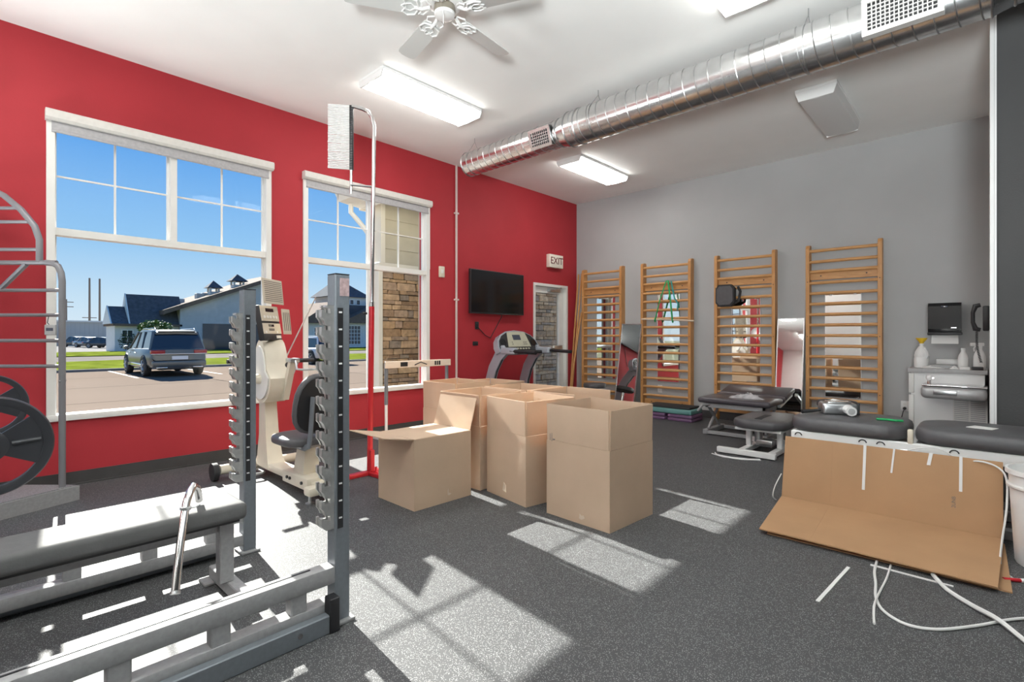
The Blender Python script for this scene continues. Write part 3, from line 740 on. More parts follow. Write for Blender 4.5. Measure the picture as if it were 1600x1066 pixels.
# ------------------------------------------------------------------ ceiling fixtures
def fixture(x, y, label, on=True, wide=0.40, deep=0.085):
    t = thing('ceiling_light', label, 'ceiling light', (x, y, ZC), group='fluorescent ceiling lights')
    L = 0.60; w = wide/2
    MB().rbox(-w, w, -L, L, -0.03, 0, 0.004, 1).build('housing', 'ltwhite', t)
    for s_ in (-1, 1):
        a, b = (L-0.012, L) if s_ > 0 else (-L, -L+0.012)
        MB().prism([(-w, -0.03), (w, -0.03), (w-0.03, -deep), (-w+0.03, -deep)], 'y', a, b).build('end_cap', 'ltwhite', t, smooth=0)
    prof = [(-w+.004, -0.03), (w-.004, -0.03), (w-.022, -deep+.016), (w-.05, -deep+.004), (0, -deep-.004), (-w+.05, -deep+.004), (-w+.022, -deep+.016)]
    MB().prism(prof, 'y', -L+0.012, L-0.012).build('lens', 'lamp' if on else 'lampoff', t, smooth=25)
    return t
fixture(-4.07, 3.09, 'lit fluorescent ceiling fixture between the fan and the red wall')
fixture(-4.07, 6.06, 'lit fluorescent ceiling fixture between the duct end and the wall corner')
fixture(-1.19, 6.08, 'unlit deep ceiling fixture near the grey wall', False, 0.35, 0.12)
fixture(-1.21, 3.14, 'lit ceiling fixture between the fan and the large duct grille')
fixture(-4.07, 0.05, 'added unseen lit ceiling fixture above the metal ladder frame')  # from here on: fixtures out of view, added for more room light
fixture(-1.21, 0.05, 'added unseen lit ceiling fixture above the weight rack')
fixture(-4.07, -2.9, 'added unseen lit ceiling fixture by the red wall at the far end')
fixture(-1.21, -2.9, 'added unseen lit ceiling fixture in the middle of the far end')
fixture(1.65, -2.9, 'added unseen lit ceiling fixture by the pale side wall at the far end')
fixture(-4.07, -4.4, 'added unseen lit ceiling fixture in the corner by the red wall and pale end wall')
fixture(-1.21, -4.4, 'added unseen lit ceiling fixture above the middle of the pale end wall')

# ------------------------------------------------------------------ added fill lamps behind the camera, bounced off the ceiling
def uplighter(x, y, aim, watts, label):  # invented stand lamp, added to lift the whole room by ceiling bounce
    t = thing('added_fill_lamp', label, 'added fill lamp', (x, y, 0), group='added fill lamps')
    for k in range(3):
        a = 2*math.pi*k/3
        MB().tube([(0, 0, .45), (.30*math.cos(a), .30*math.sin(a), .012)], .011, 8).build('leg', 'black', t)
    MB().cyl((0, 0, .20), (0, 0, 1.10), .014, 10).build('column', 'black', t)
    dv = Vector(aim).normalized(); q = dv.to_track_quat('Z', 'Y').to_matrix().to_4x4()
    T = Matrix.Translation((0, 0, 1.15)) @ q
    MB().cyl((0, 0, -.12), (0, 0, .02), .06, 16, T=T).build('lamp_head', 'black', t)
    MB().lathe([(.07, .02), (.40, .14), (.42, .14), (.08, .015)], 28, T, ring=True).build('reflector', 'alu', t)
    ld = bpy.data.lights.new('fill_light', 'AREA'); ld.shape = 'DISK'; ld.size = 0.80; ld.spread = R(112); ld.energy = watts; ld.color = (0.92, 0.985, 1.0)
    lo = bpy.data.objects.new('fill_light', ld); COL.objects.link(lo); lo.parent = t
    lo.location = Vector((0, 0, 1.15)) + dv*0.15; lo.rotation_euler = (-dv).to_track_quat('Z', 'Y').to_euler()
uplighter(-4.75, -0.95, (.35, .55, 1), 17, 'added unseen fill lamp aimed at the ceiling, by the red wall')
uplighter(-1.6, -2.2, (-.05, .55, 1), 10, 'added unseen fill lamp aimed at the ceiling, in the middle of the rear gym')
uplighter(0.6, -1.45, (-.30, .95, 1), 145, 'added unseen fill lamp aimed at the ceiling, toward the dark side wall')

# ------------------------------------------------------------------ ceiling fan
fan = thing('ceiling_fan', 'white ceiling fan with pale blades and scrolled leaf brackets', 'fan', (-2.66, 2.19, ZC))
MB().lathe([(0.09, 0), (0.10, -0.02), (0.075, -0.06), (0.12, -0.075), (0.125, -0.15), (0.085, -0.17)], 28).build('motor_housing', 'fanwhite', fan)
MB().lathe([(0.07, -0.165), (0.072, -0.20), (0.07, -0.215)], 24).build('switch_housing', 'fanbrown', fan)
MB().lathe([(0.070, -0.215), (0.066, -0.235), (0.04, -0.246), (0.004, -0.248)], 24).build('bottom_cap', 'fanwhite', fan)
MB().tube([(0.05, -0.05, -0.23), (0.052, -0.052, -0.33)], 0.0025, 6).build('pull_chain', 'fanwhite', fan)
blade = MB(); op = []
pts = [(-0.235, -.055), (-0.21, -.064), (.20, -.068), (.235, -.062), (.252, -.03), (.252, .03), (.235, .062), (.20, .068), (-.21, .064), (-.235, .055)]
blade.prism([(p[0]+.40, p[1]) for p in pts], 'z', -0.004, 0.004, Matrix.Rotation(R(11), 4, 'X'))
bme = blade.mesh('blade', 'fanblade', 0)
br = MB()
br.tube([(0.10, 0, 0.012), (0.15, 0, -0.012), (0.20, 0, -0.010)], 0.012, 8)
for s_ in (-1, 1):
    br.tube([(0.17, 0, -.010), (0.19, s_*.055, -.010), (0.24, s_*.068, -.010), (0.275, s_*.045, -.010), (0.255, s_*.01, -.010)], 0.0065, 6)
    br.tube([(0.19, 0, -.011), (0.225, s_*.03, -.011), (0.262, s_*.02, -.011), (0.285, 0, -.011)], 0.005, 6)
    br.tube([(0.10, s_*.02, .012), (.135, s_*.06, .004), (.165, s_*.05, -.004), (.15, s_*.02, -.008)], 0.006, 6)
brm = br.mesh('blade_bracket', 'fanwhite')
for k in range(5):
    a = R(168 - 72*k)
    o = inst(bme, 'blade', fan, (0, 0, -0.205), (0, 0, a))
    inst(brm, 'blade_bracket', fan, (0, 0, -0.205), (R(11), 0, a))

# ------------------------------------------------------------------ spiral duct
YD, ZD = 4.17, 3.285
du = thing('spiral_duct', 'galvanised spiral air duct hung under the ceiling, with two grilles', 'duct', (0, YD, ZD))
def pipe(x0, x1, r0, r1=None, n=40):
    b = MB(); b.cyl((x0, 0, 0), (x1, 0, 0), r0, n, r1); return b
pipe(-4.60, -3.18, 0.137).build('duct_section', 'galv', du, smooth=30)
pipe(-3.18, -3.06, 0.137, 0.168).build('reducer', 'galv', du, smooth=30)
pipe(-3.06, 0.02, 0.168).build('duct_section', 'galv', du, smooth=30)
pipe(0.02, 0.12, 0.168, 0.14).build('reducer', 'galv', du, smooth=30)
pipe(0.12, XR, 0.140).build('duct_section', 'galv', du, smooth=30)
def helix(x0, x1, r, pitch, ph=0):
    n = int((x1-x0)/pitch*28); pts = []
    for i in range(n+1):
        x = x0+(x1-x0)*i/n; t = ph+2*math.pi*(x-x0)/pitch
        pts.append((x, r*math.cos(t), r*math.sin(t)))
    return MB().tube(pts, 0.0045, 5)
helix(-4.56, -3.2, 0.137, 0.098).build('spiral_seam', 'seam', du)
helix(-3.04, 0.0, 0.168, 0.105).build('spiral_seam', 'seam', du)
helix(0.14, 3.0, 0.140, 0.105).build('spiral_seam', 'seam', du)
for x, r in ((-4.595, .137), (-3.18, .138), (-3.06, .168), (-2.94, .168), (0.02, .168), (0.12, .141)):
    MB().tube([(x, (r+.002)*math.cos(2*math.pi*i/36), (r+.002)*math.sin(2*math.pi*i/36)) for i in range(36)], 0.007, 6, closed=True).build('collar', 'seam', du)
def grille(xa, xb, rad, tilt, hh, m, nv, nh, yoff):
    T = Matrix.Rotation(R(tilt), 4, 'X')
    g = MB(); y = -yoff
    g.box(xa-.03, xb+.03, y-.012, y+.004, hh, hh+.03, T).box(xa-.03, xb+.03, y-.012, y+.004, -hh-.03, -hh, T)
    g.box(xa-.03, xa, y-.012, y+.004, -hh, hh, T).box(xb, xb+.03, y-.012, y+.004, -hh, hh, T)
    g.box(xa-.03, xb+.03, y+.004, y+.07, hh+.022, hh+.03, T).box(xa-.03, xb+.03, y+.004, y+.07, -hh-.03, -hh-.022, T)
    o = g.build('grille', m, du, smooth=0)
    MB().box(xa, xb, y+.010, y+.016, -hh, hh, T).build('grille_opening', 'black', o, smooth=0)
    b = MB()
    for i in range(1, nv): x = xa+(xb-xa)*i/nv; b.box(x-.003, x+.003, y-.009, y+.008, -hh, hh, T)
    for i in range(1, nh): z = -hh+2*hh*i/nh; b.box(xa, xb, y-.004, y+.010, z-.0025, z+.0025, T)
    b.build('grille_bars', m, o, smooth=0)
grille(-3.47, -3.25, .137, 18, 0.068, 'galv', 9, 5, 0.150)
grille(-0.57, -0.22, .168, 6, 0.085, 'white', 15, 7, 0.183)
for x in (-4.5, -2.75, -0.95, 0.75):
    r = .137 if x < -3.2 else .168 if x < .05 else .14
    w = MB()
    w.tube([(x, (r+.004)*math.cos(t), (r+.004)*math.sin(t)) for t in [R(-220+260*i/24) for i in range(25)]], 0.003, 5)
    top = ZC-ZD
    for s_ in (-1, 1):
        a = R(90-50*s_)
        w.tube([(x, (r+.004)*math.cos(a), (r+.004)*math.sin(a)), (x, 0, top-.05)], 0.003, 5)
    w.tube([(x, 0, top-.05), (x, 0, top)], 0.004, 5)
    w.build('hanger_wire', 'seam', du)

# ------------------------------------------------------------------ red wall fittings
tv = thing('television', 'black flat television mounted on the red wall', 'television', (XW, 5.43, 1.85))
MB().box(0.0, 0.045, -0.2, 0.2, -0.15, 0.15).build('wall_mount', 'black', tv, smooth=0)
MB().rbox(0.04, 0.085, -0.565, 0.565, -0.32, 0.315, 0.006).build('casing', 'black', tv)
MB().box(0.085, 0.0875, -0.552, 0.552, -0.300, 0.303).build('screen', 'blackgloss', tv, smooth=0)
tag(MB().tube([(XW+.03, 5.55, 1.56), (XW+.02, 5.56, 1.50), (XW+.012, 5.42, 1.30), (XW+.012, 5.33, 1.18), (XW+.012, 5.22, 1.22), (XW+.012, 5.07, 1.34)], 0.006, 6).build('television_cable', 'black'), 'thin black cable dangling under the television', 'cable')
ob = thing('wall_outlet', 'small black data outlet on the red wall below the television', 'outlet', (XW, 5.06, 1.36))
MB().rbox(0, 0.012, -.035, .035, -.055, .055, .004).build('cover_plate', 'cardark', ob); MB().rbox(.012, .03, -.015, .015, -.02, .02, .003).build('plug', 'black', ob)
ob = thing('wall_outlet', 'loose dark outlet plate on the red wall beside the treadmill console', 'outlet', (XW, 5.03, 1.10))
MB().rbox(0, 0.012, -.05, .05, -.03, .03, .004).build('cover_plate', 'cardark', ob); MB().rbox(.012, .018, -.03, .03, -.014, .014, .003).build('socket', 'black', ob)
sw = thing('wall_sensor', 'small white sensor box on the red wall right of the window', 'sensor', (XW, 4.40, 2.075))
MB().rbox(0, .03, -.045, .045, -.075, .075, .008).build('cover', 'cream', sw); MB().rbox(.03, .034, -.02, .02, -.02, .03, .002).build('lens', 'white', sw)
pc = thing('wall_conduit', 'thin pale conduit running up the red wall beside the television', 'conduit', (XW, 4.66, 0))
MB().cyl((.018, 0, .55), (.018, 0, ZC), .016, 10).build('pipe', 'conduit', pc)
for z in (0.6, 1.7, 2.9): MB().rbox(0, .036, -.035, .035, z, z+.025, .004).build('pipe_strap', 'conduit', pc)
MB().rbox(0, .05, -.04, .04, .45, .57, .006).build('outlet_box', 'conduit', pc)
ex = thing('exit_sign', 'cream exit sign with dark red letters above the glass door', 'sign', (XW, 6.84, 2.475))
MB().rbox(0, 0.075, -.185, .185, -.11, .11, .008).build('housing', 'exitwhite', ex)
MB().rbox(0.073, 0.079, -.165, .165, -.09, .09, .004).build('face_plate', 'exitwhite', ex)
text_mesh('EXIT', 0.165, 'exitred', 'lettering', ex, (0.080, 0.0, 0.0), (R(90), 0, R(90)))

# ------------------------------------------------------------------ wooden wall bars
def wallbars(x0, x1, label):
    w = x1-x0
    t = thing('wall_bars', label, 'wall bars', (x0, YW, 0), group='wooden wall bars')
    rail = [(0, 0.0), (-0.115, 0.0), (-0.115, 2.33), (-0.10, 2.365), (-0.07, 2.375), (0, 2.375)]
    for a in (0, w-0.042):
        MB().prism([(p[0], p[1]) for p in rail], 'x', a, a+0.042).build('upright_rail', 'pine', t, smooth=0)
    rung = MB().tube([(0.02, 0, 0), (w-0.02, 0, 0)], 0.0165, 10, flat=1.2).mesh('rung', 'pinex')
    for z in [2.295, 2.155, 2.03] + [1.885-0.1345*i for i in range(13)]:
        inst(rung, 'rung', t, (0, -0.085, z))
    for z in (1.975, 0.165):
        bd = MB().rbox(0.04, w-0.04, -0.055, -0.030, z-0.05, z+0.045, 0.003, 1).build('cross_board', 'pinex', t)
        for xx in (0.16, w-0.16): MB().cyl((xx, -0.056, z), (xx, -0.052, z), 0.009, 10).build('bolt', 'black', bd)
    for xx in (0.021, w-.021):
        for z in (0.5, 1.2, 1.9): MB().cyl((xx, -.117, z), (xx, -.113, z), .006, 8).build('bolt', 'black', t)
    return t
BARS = [(-5.23, -4.43), (-4.08, -3.25), (-2.90, -2.085), (-1.72, -0.915)]
LB = ['pine wall bars next to the leaning poles in the corner', 'pine wall bars hung with a green exercise band', 'pine wall bars with a dark padded shield hooked on', 'pine wall bars next to the paper towel dispenser']
for (a, c), l_ in zip(BARS, LB): wallbars(a, c, l_)
MIR = [(-4.985, -4.61, .48, 1.87), (-3.845, -3.465, .49, 1.87), (-2.69, -2.30, .50, 1.74), (-1.525, -1.135, .43, 1.74)]
LM = ['narrow wall mirror behind the bars by the leaning poles', 'narrow wall mirror behind the bars with the green band', 'narrow wall mirror behind the bars with the padded shield', 'narrow wall mirror behind the bars by the towel dispenser']
for (a, c, z0, z1), l_ in zip(MIR, LM):
    t = thing('wall_mirror', l_, 'mirror', (a, YW, z0), group='narrow wall mirrors')
    w, h = c-a, z1-z0
    MB().box(0.006, w-.006, -.010, 0, 0.006, h-.006).build('mirror_glass', 'mirror', t, smooth=0)
    MB().box(0, .006, -.012, 0, 0, h).box(w-.006, w, -.012, 0, 0, h).box(.006, w-.006, -.012, 0, 0, .006).box(.006, w-.006, -.012, 0, h-.006, h).build('mirror_edge', 'alu', t, smooth=0)
    for xx in (.05, w-.08): MB().box(xx, xx+.03, -.016, -.008, h-.02, h+.012).build('mirror_clip', 'alu', t, smooth=0)
def lean_mirror(loc, rz, w, h, lean, label, skew=0):
    t = thing('standing_mirror', label, 'mirror', loc, rz)
    T = Matrix.Rotation(R(skew), 4, 'Y') @ Matrix.Rotation(R(-lean), 4, 'X')
    MB().box(-w/2+.012, w/2-.012, -.012, .004, .012, h-.012, T).build('mirror_glass', 'mirror', t, smooth=0)
    MB().box(-w/2, -w/2+.012, -.016, .008, 0, h, T).box(w/2-.012, w/2, -.016, .008, 0, h, T).box(-w/2+.012, w/2-.012, -.016, .008, 0, .012, T).box(-w/2+.012, w/2-.012, -.016, .008, h-.012, h, T).build('mirror_frame', 'alu', t, smooth=0)
    MB().box(-w/2+.01, w/2-.01, .004, .012, .01, h-.01, T).build('backing', 'black', t, smooth=0)
    return t
lean_mirror((-4.27, 7.20, 0.01), R(0), .36, 1.41, 8.5, 'long silver framed mirror leaning between two sets of wall bars, reflecting red', 1.5)
lean_mirror((-1.90, 7.29, 0.01), R(0), .325, 1.44, 6.5, 'long silver framed mirror leaning beside the bars with the padded shield')
# leaning poles
for i, (xb, yb, xt, yt, h, lab) in enumerate(((-5.36, 7.22, -5.345, 7.475, 2.31, 'pale wooden pole leaning nearest the red wall in the corner'), (-5.30, 7.18, -5.285, 7.49, 2.32, 'tallest wooden pole leaning in the corner between its neighbours'), (-5.245, 7.02, -5.22, 7.385, 1.62, 'short wooden pole leaning against the first wall bars upright'))):
    b = MB().tube([(0,0,0.012), (xt-xb, yt-yb, h)], 0.015, 10)
    tag(b.build('wooden_pole', 'pine', None, (xb, yb, 0)), lab, 'pole', 'leaning wooden poles')
# band, dowel and shield on the bars
tag(MB().tube([(-4.05, YW-.135, 1.477), (-3.62, YW-.135, 1.462), (-3.19, YW-.135, 1.432)], 0.014, 10).build('white_dowel', 'dowel'), 'pale dowel hanging level across the wall bars in a green band', 'dowel')
gb = thing('exercise_band', 'bright green exercise band looped over the wall bars', 'band', (-3.63, YW-.12, 2.06))
MB().tube([(0.01, .02, .0), (0.0, -.012, .0), (-.01, -.025, -.04), (-.10, -.03, -.30), (-.18, -.025, -.60), (-.185, -.015, -.625)], .013, 8, flat=.5).build('strap', 'green', gb)
MB().tube([(0.015, .02, 0), (0.03, -.014, .0), (.04, -.025, -.04), (.075, -.03, -.30), (.105, -.025, -.61), (.107, -.015, -.64)], .013, 8, flat=.5).build('strap', 'green', gb)
MB().tube([(-.187, -.016, -.57), (-.187, -.034, -.60), (-.187, -.016, -.63), (-.187, .004, -.60)], .009, 6, closed=True).build('handle_loop', 'green', gb)
MB().tube([(.107, -.016, -.585), (.107, -.034, -.615), (.107, -.016, -.645), (.107, .004, -.615)], .009, 6, closed=True).build('handle_loop', 'green', gb)
tb = tag(MB().tube([(-3.56, YW-.105, 2.052), (-3.55, YW-.135, 2.05), (-3.53, YW-.14, 1.95), (-3.49, YW-.14, 1.78), (-3.44, YW-.135, 1.70), (-3.45, YW-.135, 1.60)], .012, 8, flat=.5).build('exercise_band', 'tealband'), 'teal exercise band hanging next to the green one', 'band')
sh = thing('padded_shield', 'dark grey padded shield with cut corners hooked on the wall bars', 'pad', (-2.72, YW-.14, 1.78))
oc = [(-.09, -.155), (.08, -.155), (.13, -.10), (.13, .10), (.08, .155), (-.09, .155), (-.13, .10), (-.13, -.10)]
MB().prism(oc, 'y', -.05, 0.02).build('pad_body', 'rubber', sh, smooth=0)
MB().prism([(p[0]*.86, p[1]*.86) for p in oc], 'y', -.062, -.05).build('pad_face', 'vinyl', sh, smooth=0)
MB().tube([(.10, .0, -.12), (.17, .01, -.08), (.19, .015, .05), (.16, .01, .12)], .018, 8).build('hand_strap', 'black', sh)

# ------------------------------------------------------------------ towel dispenser, phone, outlet
pt = thing('paper_towel_dispenser', 'black paper towel dispenser on the grey wall above the counter', 'dispenser', (-0.347, YW, 1.235))
MB().prism([(0, 0), (-.19, 0), (-.21, .05), (-.205, .30), (-.17, .335), (0, .335)], 'x', -.14, .14).build('cover', 'blackgloss', pt, smooth=0)
MB().rbox(-.145, .145, -.205, 0, -.02, .012, .006).build('base', 'black', pt)
MB().rbox(-.03, .03, -.212, -.204, .285, .302, .002).build('indicator_window', 'lcd', pt)
MB().box(-.006, .006, -.2135, -.211, .289, .298).build('indicator_light', 'ltwhite', pt, smooth=0)
MB().box(.055, .10, -.2125, -.208, .055, .067).build('badge', 'alu', pt, smooth=0)
MB().add([(-.112, -.12, .0), (.112, -.12, .0), (.114, -.135, -.06), (-.114, -.135, -.06), (.115, -.15, -.115), (-.115, -.15, -.115)], [(0,1,2,3), (3,2,4,5)]).add([(-.112, -.118, .0), (.112, -.118, .0), (.114, -.133, -.06), (-.114, -.133, -.06), (.115, -.148, -.115), (-.115, -.148, -.115)], [(0,1,2,3), (3,2,4,5)]).build('paper_towel', 'paper', pt)
ph = thing('wall_telephone', 'black wall telephone with coiled cord beside the counter', 'telephone', (0.012, 6.35, 1.37))
MB().rbox(-.045, 0, -.05, .05, -.12, .11, .01).build('base', 'black', ph)
MB().tube([(-.06, 0, -.11), (-.095, 0, -.10), (-.112, 0, -.04), (-.112, 0, .05), (-.095, 0, .11), (-.06, 0, .12)], [.018, .024, .016, .016, .024, .018], 10).build('handset', 'black', ph)
co = MB(); pts = []
for i in range(160):
    t = i/159; a = 2*math.pi*22*t
    pts.append((-.085 + .03*t - .012*math.sin(math.pi*t) + .009*math.cos(a), .009*math.sin(a), -.11 - .30*t))
co.tube(pts, .003, 5).build('coiled_cord', 'black', ph)
ot = thing('wall_outlet', 'white wall outlet with black plug beside the counter', 'outlet', (-0.71, YW, .385))
MB().rbox(-.038, .038, -.010, 0, -.06, .06, .004).build('cover_plate', 'ltwhite', ot)
for z in (-.025, .025): MB().cyl((0, -.011, z), (0, -.009, z), .016, 12).build('socket', 'white', ot)
MB().cyl((0, -.045, -.025), (0, -.010, -.025), .017, 12).build('plug', 'black', ot)
MB().tube([(0, -.045, -.025), (-.01, -.06, -.06), (-.04, -.06, -.2), (-.08, -.05, -.37)], .005, 6).build('power_cord', 'black', ot)

ot2 = thing('wall_outlet', 'white wall outlet low behind the bars with the green band', 'outlet', (-3.80, YW, .37))
MB().rbox(-.038, .038, -.010, 0, -.06, .06, .004).build('cover_plate', 'ltwhite', ot2)
for z in (-.025, .025): MB().cyl((0, -.012, z), (0, -.009, z), .016, 12).build('socket', 'white', ot2)
# ------------------------------------------------------------------ counter cabinet and fountain
ca = thing('counter_cabinet', 'white cabinet with grey laminate counter against the grey wall', 'cabinet', (-0.62, YW-.004, 0))
MB().box(0.02, 0.60, -0.60, 0, 0, 0.82).build('body', 'ltwhite', ca, smooth=0)
MB().rbox(-0.005, 0.62, -0.635, 0, 0.82, 0.862, .005).build('countertop', 'laminate', ca)
MB().rbox(0.0, 0.045, -0.615, -0.60, 0.02, 0.58, .004).build('door_edge', 'white', ca); MB().rbox(0.0, 0.045, -0.615, -0.60, 0.60, 0.81, .004).build('door_edge', 'white', ca)
fo = thing('drinking_fountain', 'stainless drinking fountain with louvred panel fixed to the white cabinet', 'fountain', (-0.50, 6.915, 0))
MB().rbox(0.0, 0.50, -.30, 0.0, .575, .70, .045, 4).build('basin', 'fountainsteel', fo)
MB().rbox(0.01, 0.50, -.29, 0.0, .698, .715, .006).build('basin_rim', 'chrome', fo)
MB().rbox(0.10, 0.28, -.307, -.298, .62, .665, .018, 3).build('push_bar', 'steel', fo)
MB().tube([(.06, -.15, .71), (.06, -.15, .75), (.07, -.15, .775), (.10, -.15, .775)], .016, 10).build('spout', 'chrome', fo)
MB().ball((.06, -.15, .775), (.028, .028, .03)).build('bubbler_guard', 'ltwhite', fo)
pn = MB().box(.24, .50, -.02, -.0, .20, .575).build('louvre_panel', 'white', fo, smooth=0)
for xx in (.25, .375):
    for k in range(18):
        MB().box(xx, xx+.11, -.028, -.018, .222+k*.019, .229+k*.019).build('louvre', 'laminate', pn, smooth=0)
jug = thing('plastic_jug', 'white plastic gallon jug with a yellow funnel on the counter', 'jug', (-0.53, 7.16, .862))
MB().lathe([(.062, 0), (.068, .012), (.068, .10), (.064, .108), (.064, .12), (.068, .13), (.060, .17), (.03, .225), (.019, .235), (.019, .262)], 20).build('bottle', 'bottle', jug)
MB().lathe([(.017, .262), (.020, .272), (.05, .315), (.052, .322), (.048, .322), (.012, .275)], 18).build('funnel', 'yellow', jug)
MB().tube([(.045, -.045, .10), (.058, -.058, .13), (.05, -.05, .17), (.028, -.028, .215)], .009, 8).build('handle', 'bottle', jug)
def spray(loc, s_, label, cap):
    t = thing('spray_bottle', label, 'bottle', loc, R(30))
    MB().lathe([(.036, 0), (.040, .008), (.040, .11), (.034, .135), (.018, .17), (.015, .185)], 18, Matrix.Scale(s_, 4)).build('bottle', 'bottle', t)
    if cap:
        MB().cyl((0,0,.18*s_), (0,0,.205*s_), .018*s_, 14).build('cap', 'ltwhite', t)
    else:
        b = MB(); b.cyl((0,0,.18*s_), (0,0,.20*s_), .018*s_, 14); b.rbox(-.065*s_, .03*s_, -.012*s_, .012*s_, .20*s_, .228*s_, .006)
        b.build('spray_head', 'ltwhite', t)
        MB().tube([(-.03*s_, 0, .20*s_), (-.042*s_, 0, .18*s_), (-.038*s_, 0, .155*s_)], .005*s_, 6).build('trigger', 'ltwhite', t)
    MB().lathe([(.0405, .03), (.0405, .09)], 18, Matrix.Scale(s_, 4)).build('label_band', 'paper', t)
spray((-0.185, 7.03, .862), 1.06, 'plain white squeeze bottle standing beside the trigger sprayer', True)
spray((-0.06, 7.02, .862), 1.2, 'white trigger spray bottle at the counter end by the telephone', False)
tr = thing('paper_tray', 'dark flat tray with a white box behind it on the counter', 'tray', (-0.33, 7.20, .862))
MB().rbox(-.13, .11, -.12, .12, 0, .035, .006).build('tray', 'laminate', tr); 
tag(MB().rbox(-.42, -.20, 7.38, 7.48, .862, .95, .006).build('white_box', 'ltwhite'), 'small white box at the back of the counter under the towel dispenser', 'box')
def wad(name, label, cat, loc, rx, ry, h, m, n=22, amp=1.0, seed=1):
    rs = random.Random(seed); vs = []; fs = []; K = 26; J = 10
    ph_ = [rs.uniform(0, 6.3) for _ in range(6)]
    for i in range(J+1):
        q = i/J
        for j in range(K):
            t = 2*math.pi*j/K
            e = 1+.22*math.sin(3*t+ph_[0])+.12*math.sin(5*t+ph_[1])
            z = h*(1-q**2.2)*(.62+.38*amp*math.sin(4*t+9*q+ph_[2])*math.cos(7*q+3*t+ph_[3]))
            vs.append((rx*q*e*math.cos(t), ry*q*e*math.sin(t), max(z, 0.002)))
    for i in range(J):
        for j in range(K): fs.append((i*K+j, (i+1)*K+j, (i+1)*K+(j+1) % K, i*K+(j+1) % K))
    b = MB().add(vs, fs); b.add([(rx*1.0*(1+.22*math.sin(3*2*math.pi*j/K+ph_[0])+.12*math.sin(5*2*math.pi*j/K+ph_[1]))*math.cos(2*math.pi*j/K), ry*(1+.22*math.sin(3*2*math.pi*j/K+ph_[0])+.12*math.sin(5*2*math.pi*j/K+ph_[1]))*math.sin(2*math.pi*j/K), 0) for j in range(K)], [tuple(range(K))])
    return tag(b.build(name, m, None, loc, smooth=60), label, cat)
wad('folded_towel', 'crumpled white wipe on the front of the counter', 'towel', (-0.44, 6.985, .862), .10, .045, .03, 'paper', seed=3)
wad('folded_towel', 'small balled white wipe beside the squeeze bottle', 'towel', (-0.25, 6.97, .862), .035, .03, .04, 'paper', seed=5)
tag(MB().rbox(-.21, -.13, 6.90, 6.955, .862, .892, .004).build('small_carton', 'ltwhite'), 'tiny white carton at the counter front edge', 'carton')
tag(MB().rbox(-.115, -.03, 6.90, 6.955, .862, .895, .004).build('small_carton', 'black'), 'tiny black carton in front of the trigger spray bottle', 'carton')
# ------------------------------------------------------------------ step platform and stools
stp = thing('step_platform', 'teal aerobic step with black top on two purple risers', 'step', (-3.38, 7.06, 0))
for k in range(2):
    z0 = k*.05
    for s_ in (-1, 1):
        MB().rbox(.02 if s_ > 0 else -.38, .38 if s_ > 0 else -.02, -.19, .19, z0, z0+.046, .012).build('riser', 'purple', stp)
MB().rbox(-.37, .37, -.20, .20, .10, .17, .02, 3).build('deck', 'teal', stp)
MB().rbox(-.34, .34, -.17, .17, .168, .20, .012).build('top_mat', 'rubber', stp)
def stool(loc, label, r=.18, h=.46):
    t = thing('round_stool', label, 'stool', loc)
    MB().lathe([(r*.92, h-.07), (r, h-.055), (r, h-.02), (r*.94, h), (0.01, h)], 24).build('seat', 'vinyl', t)
    MB().cyl((0,0,.08), (0,0,h-.06), .025, 12).build('column', 'chrome', t)
    for k in range(5):
        a = 2*math.pi*k/5
        lg = MB().tube([(0,0,.09), (.2*math.cos(a), .2*math.sin(a), .065)], .016, 8).build('leg', 'chrome', t)
        MB().ball((.2*math.cos(a), .2*math.sin(a), .03), .03, 10, 6).build('caster', 'black', lg)
stool((-4.55, 6.80, 0), 'black padded stool in front of the bars by the leaning mirror')
stool((-1.25, 6.75, 0), 'black padded stool between the treatment tables and the wall bars', .2, .47)

# ------------------------------------------------------------------ treatment tables
ta = thing('treatment_table', 'plum black treatment table with raised back section under the shielded bars', 'treatment table', (-2.19, 6.18, 0))
MB().rbox(-.44, .40, 0, .52, .385, .455, .03, 4).build('front_cushion', 'violetvinyl', ta)
Tt = Matrix.Translation((0, .53, .385)) @ Matrix.Rotation(R(11), 4, 'X')
MB().rbox(-.42, .40, 0, .10, 0, .068, .025, 3, Tt).build('middle_cushion', 'violetvinyl', ta)
MB().rbox(-.42, .40, .105, .52, 0, .068, .03, 4, Tt).build('back_cushion', 'violetvinyl', ta)
fr = MB()
fr.rbox(-.36, .34, .05, .09, .33, .385, .004, 1).rbox(-.36, .34, .44, .48, .33, .385, .004, 1)
for x in (-.36, .30): fr.rbox(x, x+.04, .05, .48, .33, .385, .004, 1)
fr.build('frame', 'silver', ta)
MB().rbox(.33, .37, -.02, .50, -.045, 0.0, .004, 1, Tt).build('lift_bracket', 'ltwhite', ta); MB().rbox(-.37, -.33, -.02, .50, -.045, 0.0, .004, 1, Tt).build('lift_bracket', 'ltwhite', ta)
for x in (-.34, .32):
    for (ya, yb) in ((.10, .46), (.46, .10)):
        MB().tube([(x, ya, .34), (x*1.0, yb, .06)], .018, 8).build('scissor_leg', 'silver', ta)
MB().rbox(-.38, -.32, .02, .60, 0, .06, .006, 1).rbox(.30, .36, .02, .60, 0, .06, .006, 1).rbox(-.32, .30, .02, .07, .01, .05, .004, 1).rbox(-.32, .30, .55, .60, .01, .05, .004, 1).build('base', 'silver', ta)
MB().tube([(-.44, .02, .28), (-.38, .03, .36), (-.30, .06, .37)], .016, 8).build('handle', 'silver', ta)
MB().tube([(.20, .1, .33), (.22, .02, .20), (.25, .0, .30), (.3, .1, .34)], .006, 6).build('cable', 'black', ta)
